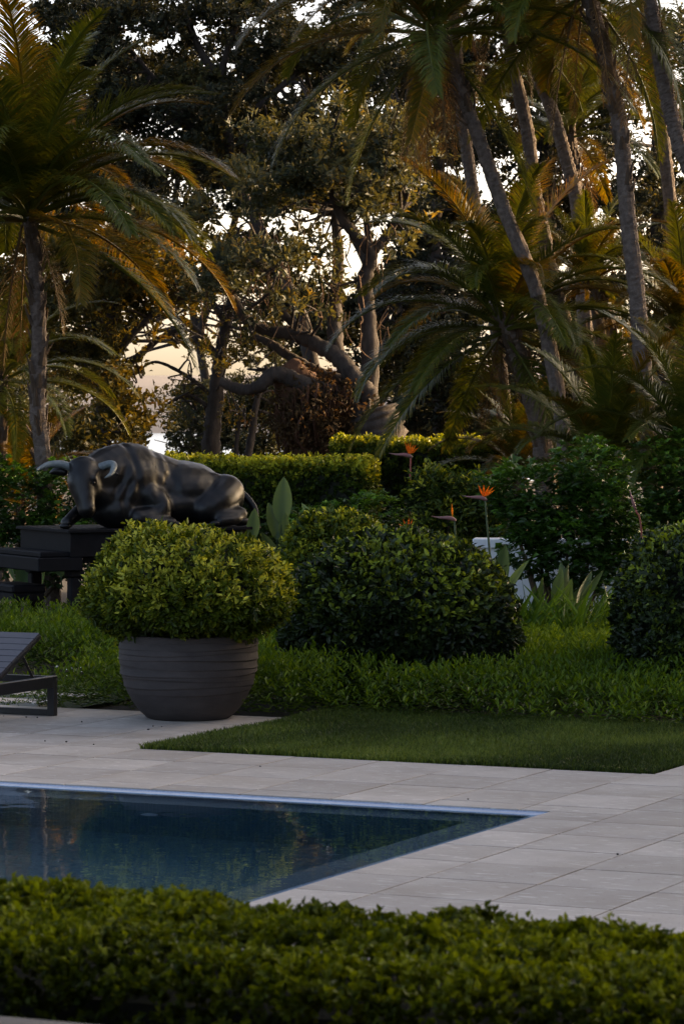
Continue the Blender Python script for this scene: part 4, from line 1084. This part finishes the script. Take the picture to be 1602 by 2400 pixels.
palm('low palm with big dark feathers in front of the brown trunk', [(1415, 1090), (1418, 1180)], 37.4, 0, 1.75, (8, 8, 7, 5, 3, 0, 0), .22, goldp=.05, shaggy=.3, seed=14)
palm('low palm at the right edge under the trunks', [(1625, 1060), (1628, 1180)], 36.8, 0, 1.9, (7, 8, 7, 6, 4, 1, 0), .22, goldp=.2, shaggy=.3, seed=15)
palm('low golden palm just right of the taller hedge', [(1215, 1075), (1217, 1180)], 42.4, 0, 1.25, (5, 7, 7, 6, 4, 0, 0), .2, goldp=.6, shaggy=.2, seed=16)
palm('palm with golden lower fronds at the right edge halfway up', [(1600, 760), (1606, 900)], 42.0, 0, 1.9, (4, 6, 7, 7, 6, 4, 0), .22, goldp=.5, dead=1, shaggy=.4, seed=17)

# ================================================================== TREES BEHIND
HOLES = [  # gaps where the sky shows through, (px, py, rx, ry, strength)
    (395, 790, 85, 52, .97), (470, 765, 50, 30, .95), (330, 835, 60, 45, .9), (440, 850, 70, 40, .9), (350, 890, 50, 22, .93), (520, 790, 30, 25, .85),
    (600, 860, 40, 40, .75), (690, 525, 60, 28, .93), (650, 560, 30, 20, .8), (850, 600, 50, 75, .9), (800, 540, 40, 35, .85), (880, 540, 30, 40, .85),
    (440, 110, 70, 40, .75), (330, 105, 60, 30, .7), (540, 130, 40, 30, .8), (600, 60, 30, 40, .7), (700, 210, 50, 40, .8), (760, 250, 40, 30, .7), (5, 30, 40, 60, 1.0),
    (1080, 30, 50, 55, 1.0), (900, 235, 45, 40, .75), (760, 110, 30, 40, .6), (1175, 400, 50, 40, .85), (1140, 450, 40, 40, .8), (370, 1040, 22, 60, 1.0), (500, 520, 20, 16, .8), (640, 440, 18, 14, .7),
    (210, 90, 40, 25, .6), (720, 40, 30, 30, .7), (930, 100, 30, 40, .7), (590, 720, 30, 20, .8), (260, 1040, 30, 20, .6)]
def hole_keep(C):
    px = 801 + F * C[:, 0] / C[:, 1]; py = HZ - F * (C[:, 2] - EYE) / C[:, 1]
    k = np.ones(len(C))
    for (x, y, rx, ry, st) in HOLES:
        d = ((px - x) / rx) ** 2 + ((py - y) / ry) ** 2
        st = st * .88 if st < 1 else 1.0
        k = np.minimum(k, np.where(d < 1, 1 - st, np.where(d < 1.5, 1 - st * .5, 1)))
    return rng.uniform(0, 1, len(C)) < k
def bg_tree(name, label, base_px, Y, limbs, ellipses, mat, bark='bark', n_per=1.0, leafL=.15, k=9, gap=-.25, group='trees behind the garden', holes=True, depth=2.4, tint=.4, twigs=5):
    base = ground_at(base_px, Y)
    th = thing(name, base, label, 'tree', group)
    tr = MB(); pts_all = []
    for path, r0, r1 in limbs:
        q = np.array([P(p[0], p[1], Y + (p[2] if len(p) > 2 else 0)) for p in path])
        if path[0][1] > 1200: q[0][2] = -.1
        sp = spline(q, max(12, len(path) * 9)); sp = sp + .02 * np.stack([wob(sp, 3), wob(sp + 5, 3), wob(sp + 9, 3)], 1)
        tr.tube(sp - base, np.linspace(r0, r1, len(sp)) * (1 + .07 * np.sin(np.arange(len(sp)) * 1.7)), 9, .5, True, .10)
        pts_all.append(sp)
    nodes = np.vstack(pts_all)
    CC = []; NN = []
    br = MB()
    for (px, py, rx, ry, *rest) in ellipses:
        dz = rest[0] if rest else 0; dn = rest[1] if len(rest) > 1 else 1.0
        c = P(px, py, Y + dz); s = Y / F; R = np.array((rx * s, depth * min(1, rx / 120), ry * s))
        m = int(dn * n_per * 330 * R[0] * R[2])
        # sub-clumps give the crown its lumpy light and dark
        ns = max(4, int(m / 34)); d = unit(rng.normal(size=(ns, 3))) * rng.uniform(.15, 1, (ns, 1)) ** .5; sc_ = c + d * R
        pick = rng.integers(0, ns, m)
        C = sc_[pick] + rng.normal(size=(m, 3)) * np.array((.30, .34, .16))
        N = unit(unit(C - sc_[pick]) + np.array((0, 0, .7)))
        CC.append(C); NN.append(N)
        for t_ in range(min(twigs + ns // 4, 14)):
            e_ = sc_[rng.integers(0, ns)]; dist = np.linalg.norm(nodes - e_, axis=1); st = nodes[np.argmin(dist + rng.uniform(0, .6, len(dist)))]
            if np.linalg.norm(st - e_) > 4.5: continue
            mid = (st + e_) / 2 + rng.normal(size=3) * .22
            L_ = np.linalg.norm(st - e_)
            br.tube(spline([st, mid, e_], 8) - base, np.linspace(.018 + .014 * L_, .008, 8), 5)
    C = np.vstack(CC); N = np.vstack(NN)
    ok = (wob(C, 1.5) + .5 * wob(C, 4.0) > gap * 3 - .5 - .2 * rng.normal(size=len(C)))
    if holes: ok &= hole_keep(C)
    ok &= C[:, 2] > .1
    C, N = C[ok], N[ok]
    T = np.clip(tint + .22 * wob(C, 2.2) + rng.normal(size=len(C)) * .12, 0, 1)
    foliage('crown', mat, th, C - base, N, k, leafL, leafL * .48, T, spread=1.0, jitter=.045, hi=False, lv=.3)
    tr.build('trunk', bark, th, True)
    if br.n: br.build('branches', bark, th, True)['kind'] = 'stuff'
    return th

t_up = bg_tree('tall_tree', 'tall dark tree with open crown filling the upper middle', 560, 74,
    [([(735, 1260), (745, 1000), (720, 800), (660, 640), (590, 500), (545, 380), (515, 200), (470, 120), (430, 20)], .20, .07), ([(560, 420), (600, 250), (640, 120), (650, 0)], .12, .05), ([(515, 200), (545, 90), (600, -20)], .09, .04), ([(530, 420), (420, 260), (330, 150), (250, 60)], .10, .04), ([(600, 250), (720, 150), (800, 20)], .09, .04)],
    [(200, 60, 190, 110), (330, 30, 180, 80), (470, 40, 190, 100), (640, 60, 160, 130), (800, 60, 170, 120), (540, 230, 170, 110), (410, 230, 160, 110), (230, 200, 180, 130), (680, 290, 160, 90), (860, 200, 140, 120), (120, 320, 160, 160), (350, 370, 180, 120), (520, 360, 120, 90)], 'tree_dark', n_per=1.0, gap=-.20, tint=.35)
t_mid = bg_tree('pohutukawa_tree', 'sprawling old tree with snaking grey limbs and root bearded trunk in the middle', 885, 62,
    [([(890, 1260), (888, 1120), (880, 1020), (868, 960)], .78, .50), ([(868, 965), (835, 962), (800, 935), (704, 898), (643, 877), (602, 908), (561, 913), (515, 893)],   .22, .09),
     ([(870, 930), (828, 885), (790, 835, .3), (735, 805, .4), (680, 785, .4), (625, 772, .4), (575, 745, .3), (545, 690, .2)], .20, .08), ([(872, 960, .5), (866, 767, .6), (851, 665, .6), (867, 598, .5), (830, 552, .4), (795, 500, .3), (770, 400, .2)], .18, .08),
     ([(867, 598, .5), (895, 565, .5), (918, 537, .5), (950, 470, .4)], .10, .05), ([(735, 805, .8), (670, 740, 1.2), (640, 690, 1.4), (610, 600, 1.4)], .10, .05), ([(790, 835, .9), (785, 700, 1.8), (790, 600, 2), (785, 490, 2)], .16, .08),
     ([(840, 900, .9), (760, 880, 1.0), (690, 845, 1.1), (640, 810, 1.1), (600, 790, 1.2)], .15, .06)],
    [(620, 430, 110, 90), (700, 360, 130, 80), (800, 310, 140, 90), (900, 360, 110, 110), (770, 430, 150, 70), (880, 470, 80, 60), (560, 520, 90, 80), (640, 600, 120, 50, 0, .8), (560, 650, 120, 60, 0, .9), (740, 590, 90, 50, 0, .7), (720, 660, 110, 60, 1, .8), (640, 700, 90, 40, .5, .7), (930, 520, 60, 70, .5, .6), (500, 620, 70, 60, 0, .8)], 'tree_sage', n_per=1.05, gap=-.22, tint=.42)
# the beard of aerial roots on that tree's second trunk
def aerial_roots():
    mb = MB(); base = ground_at(885, 62)
    for k in range(620):
        a = rng.uniform(0, 2 * pi); f = rng.uniform(0, 1) ** .5
        x0 = 748 + 105 * f * cos(a); dy = 1.0 * f * sin(a)
        y0 = rng.uniform(890, 960) + abs(x0 - 748) * .25; ln = rng.uniform(30, 130)
        p0 = P(x0, y0, 62.4 + dy); p1 = P(748 + (x0 - 748) * rng.uniform(.65, .95), min(1240, y0 + ln), 62.4 + dy * .8)
        mid = (p0 + p1) / 2 + rng.normal(size=3) * .07
        mb.tube(spline([p0, mid, p1], 6) - base, rng.uniform(.008, .026), 4)
    o = mb.build('aerial_roots', 'root', t_mid); o['kind'] = 'stuff'
    mb = MB()
    mb.tube(spline([P(765, 1250, 62.6), P(760, 1080, 62.6), P(735, 980, 62.5), P(690, 900, 62.4), P(660, 860, 62.4)], 20) - base, np.linspace(.75, .30, 20), 12, .5, True, .12)
    mb.build('second_trunk', 'root', t_mid, True)
    n = 1500; C = np.stack([rng.normal(size=n) * .42, rng.normal(size=n) * .4, rng.normal(size=n) * .36], 1) + (P(755, 985, 62.1) - base)
    foliage('dead_leaves', 'palm_dead', t_mid, C, rng.normal(size=(n, 3)) - np.array((0, .5, .8)), 6, .11, .05, rng.uniform(0, .15, n), jitter=.05, hi=False)
    # hanging root threads catching the light under the limbs
    mb = MB()
    for k in range(150):
        x0 = rng.uniform(470, 920); y0 = rng.uniform(520, 800); p0 = P(x0, y0, 62 + rng.uniform(-.5, 1)); ln = rng.uniform(.15, .7)
        mb.tube(spline([p0, p0 + rng.normal(size=3) * .08 + (0, 0, -ln / 2), p0 + rng.normal(size=3) * .12 + (0, 0, -ln)], 5) - base, rng.uniform(.006, .014), 4)
    o = mb.build('hanging_roots', 'bark_warm', t_mid); o['kind'] = 'stuff'
aerial_roots()
bg_tree('dense_tree', 'dense dark leaved tree between the left palm and the bright sky gap', 250, 64,
    [([(235, 1260), (240, 1000), (250, 850), (270, 700), (240, 600)], .2, .07), ([(250, 850), (330, 760), (420, 700), (500, 690)], .10, .04), ([(240, 900), (300, 850), (380, 790), (430, 770)], .09, .04)],
    [(180, 640, 130, 90), (290, 620, 130, 80), (380, 650, 100, 70), (210, 740, 120, 90), (330, 720, 90, 60), (430, 690, 70, 40, 0, .8), (160, 850, 110, 100), (250, 900, 90, 80), (220, 1000, 130, 70), (310, 940, 70, 60, 0, .8), (100, 560, 120, 90), (20, 700, 120, 160), (300, 1010, 60, 50, 0, .8), (320, 830, 60, 60, 0, .8), (420, 800, 60, 60, 0, .8), (300, 780, 60, 50, 0, .9)], 'tree_warm', n_per=1.15, gap=-.2, tint=.4)
bg_tree('dense_tree', 'dark straight trunked tree left of the old sprawling tree', 500, 67,
    [([(488, 1260), (492, 1060), (503, 950), (512, 850), (530, 760), (545, 680)], .22, .09), ([(512, 850), (470, 780), (400, 740), (330, 740)], .09, .035), ([(530, 760), (480, 700), (420, 720)], .08, .03), ([(545, 1240), (590, 1040), (600, 950), (625, 860)], .10, .05), ([(500, 960), (440, 930), (380, 960), (350, 1000)], .05, .02), ([(503, 930), (430, 880), (360, 850), (310, 880)], .05, .02), ([(545, 1240), (560, 1000), (575, 960)], .06, .03)],
    [(540, 830, 60, 70), (590, 720, 80, 60), (480, 720, 60, 40, 0, .7), (470, 840, 50, 50, 0, .45), (430, 960, 60, 50, 0, .5), (400, 800, 60, 50, 0, .4), (540, 960, 70, 50, 0, .5), (620, 780, 70, 60, 0, .8), (660, 900, 60, 50, .8, .5), (380, 900, 60, 40, 0, .35)], 'tree_warm', n_per=.95, gap=-.15, leafL=.075, tint=.4)
bg_tree('dense_tree', 'dark tree mass behind the leftmost leaning palm', 1060, 70,
    [([(1040, 1260), (1040, 900), (1020, 600), (1030, 350)], .26, .1), ([(1020, 600), (960, 420), (940, 300)], .1, .05), ([(1040, 800), (960, 720), (900, 700)], .1, .05)],
    [(960, 300, 110, 110), (1060, 330, 120, 110), (1010, 480, 110, 90), (960, 650, 110, 110), (1060, 660, 130, 120), (980, 820, 130, 100), (1100, 850, 130, 110), (1000, 960, 150, 90), (950, 140, 100, 110), (1130, 560, 100, 90), (920, 780, 60, 80)], 'tree_dark', n_per=1.0, gap=-.25, tint=.3)
bg_tree('dense_tree', 'tall dark tree behind the middle of the right palm group', 1300, 73,
    [([(1290, 1260), (1290, 800), (1280, 400), (1300, 50)], .28, .1), ([(1280, 500), (1200, 330), (1150, 200)], .1, .05)],
    [(1180, 200, 110, 110), (1280, 120, 140, 140), (1250, 330, 130, 120), (1380, 300, 130, 130), (1240, 500, 120, 110), (1360, 520, 130, 130), (1250, 700, 130, 130), (1380, 760, 140, 140), (1250, 920, 150, 120), (1400, 960, 150, 100), (1180, 120, 80, 90), (1150, 320, 60, 60)], 'tree_dark', n_per=.95, gap=-.22, tint=.3)
t_den = bg_tree('dense_tree', 'tall dark tree behind the palms at the right edge', 1560, 71,
    [([(1560, 1260), (1560, 800), (1540, 400), (1550, 50)], .28, .1)],
    [(1500, 120, 140, 140), (1620, 160, 140, 150), (1480, 400, 120, 140), (1600, 440, 140, 150), (1520, 650, 140, 140), (1640, 720, 140, 160), (1530, 880, 160, 130), (1650, 960, 140, 120)], 'tree_dark', n_per=.9, gap=-.22, tint=.3)
# lower growth between the trunks
for k, (lab, px, Y, el) in enumerate((
    ('grey green thicket seen between the trunks left of the root bearded tree', 560, 82, [(470, 1020, 110, 60), (580, 1010, 110, 70), (420, 1080, 120, 60), (680, 960, 90, 90), (560, 1090, 150, 50), (520, 930, 120, 60), (620, 900, 90, 60), (450, 950, 80, 50)]),
    ('dim thicket behind the taller hedge and the stout palm', 1020, 80, [(960, 1000, 120, 70), (1080, 1000, 120, 80), (1180, 960, 110, 110), (1000, 1090, 160, 60)]),
    ('shadowy thicket behind the palms at the far left', 120, 78, [(60, 960, 160, 120), (180, 1030, 130, 80), (40, 1090, 160, 60), (-60, 800, 120, 150)]),
    ('shadowy thicket filling the gaps between the right palm trunks', 1430, 79, [(1330, 1010, 140, 90), (1470, 1000, 140, 90), (1600, 1000, 130, 100)]))):
    bg_tree('thicket_bush', lab, px, Y, [([(px, 1250), (px, 1100), (px + 15, 1000)], .06, .02), ([(px, 1250), (px + 60, 1100), (px + 80, 1000)], .05, .02), ([(px, 1250), (px - 60, 1100), (px - 80, 1010)], .05, .02)], el, 'tree_sage', n_per=1.5, gap=-.6, leafL=.11, group='thickets under the trees', depth=1.6, tint=.3)
for k, (lab, px, Y, el) in enumerate((
    ('hazy backmost tree rising behind the upper middle trees', 450, 88, [(250, 150, 220, 160), (480, 180, 220, 150), (650, 250, 200, 150), (420, 420, 200, 150), (600, 430, 160, 120), (240, 420, 200, 150), (330, 560, 160, 80), (560, 600, 130, 80), (180, 620, 160, 120), (600, 780, 110, 110), (230, 800, 110, 140), (690, 700, 110, 110)]),
    ('hazy backmost tree showing between the old tree and the palms', 900, 87, [(820, 150, 190, 150), (980, 220, 170, 160), (820, 350, 170, 130), (960, 480, 140, 150), (760, 460, 130, 70), (950, 720, 140, 140), (780, 720, 100, 100), (1080, 820, 160, 150), (930, 920, 170, 110)]))):
    bg_tree('backmost_tree', lab, px, Y, [([(px, 1250), (px + 30, 900), (px - 40, 500), (px + 20, 200)], .15, .06), ([(px + 8, 800), (px + 90, 550), (px + 130, 350)], .14, .05), ([(px, 700), (px - 100, 480), (px - 150, 300)], .14, .05)], el, 'tree_dark', n_per=.45, gap=-.3, leafL=.24, depth=2.0, tint=.35)
# unseen tree copies added on both sides, mainly to shade the garden
def copy_tree(src, loc, rz, label, s=1.0, wide=1.0):
    c = src.copy(); COL.objects.link(c); c.location = loc; c.rotation_euler = (0, 0, rz); c.scale = (s * wide, s * wide, s); c['label'] = label
    for ch in src.children:
        d = ch.copy(); COL.objects.link(d); d.parent = c
    return c
OFF = [((17.5, 17, 0), .4, 1.0), ((16.5, 23.5, 0), 1.3, 1.05), ((17, 30, 0), 2.2, 1.0), ((17.5, 36.5, 0), 4.2, 1.05), ((14.5, 45, 0), 3.1, 1.0), ((23, 17, 0), .7, 1.2), ((24, 27, 0), 2.0, 1.2), ((22, 35, 0), .3, 1.15), ((25, 43, 0), 5.0, 1.2), ((22, 50, 0), 1.0, 1.05),
       ((33, 30, 0), 2.6, 1.3), ((34, 42, 0), 3.9, 1.3), ((32, 51, 0), 2.5, 1.1), ((-14, 31, 0), 3.6, 1.0), ((-15, 44, 0), .9, 1.05), ((-13, 58, 0), 3.3, 1.0), ((16, 11.5, 0), 2.4, 1.0), ((20, 20, 0), .9, 1.1), ((21, 26.5, 0), 3.0, 1.1), ((25, 21.5, 0), 1.6, 1.25)]
for k, (loc, rz, s) in enumerate(OFF):
    dn = k in (0, 1, 2, 3, 5, 6, 7, 10, 16, 17, 18, 19)
    copy_tree(t_den if dn else t_up if k % 2 == 0 else t_mid, loc, rz, 'unseen tree copy added outside the picture to shade the garden', s, 2.1 if dn else 1.0)

# ================================================================== SMALL THINGS
def seeds():
    me = None
    for (px, py) in ((9, 1679), (62, 1682), (88, 1683), (192, 1693), (106, 1738), (156, 1740), (220, 1746), (359, 1703), (379, 1704), (348, 1711), (1096, 1874), (1446, 2004), (610, 1797)):
        Y = F * EYE / (py - HZ); p = ground_at(px, Y)
        if me is None:
            mb = MB(); ell(mb, (0, 0, .006), (.016, .010, .007), None, 8, 6); me = mb.mesh('fallen_seed', 'seed', True)
        o = link('fallen_seed', me, None, (p[0], p[1], .001), rng.uniform(0, 6), rng.uniform(.35, .8))
        tag(o, 'small dark fallen seed lying on the pale paving', 'seed', 'fallen seeds on the paving')
seeds()
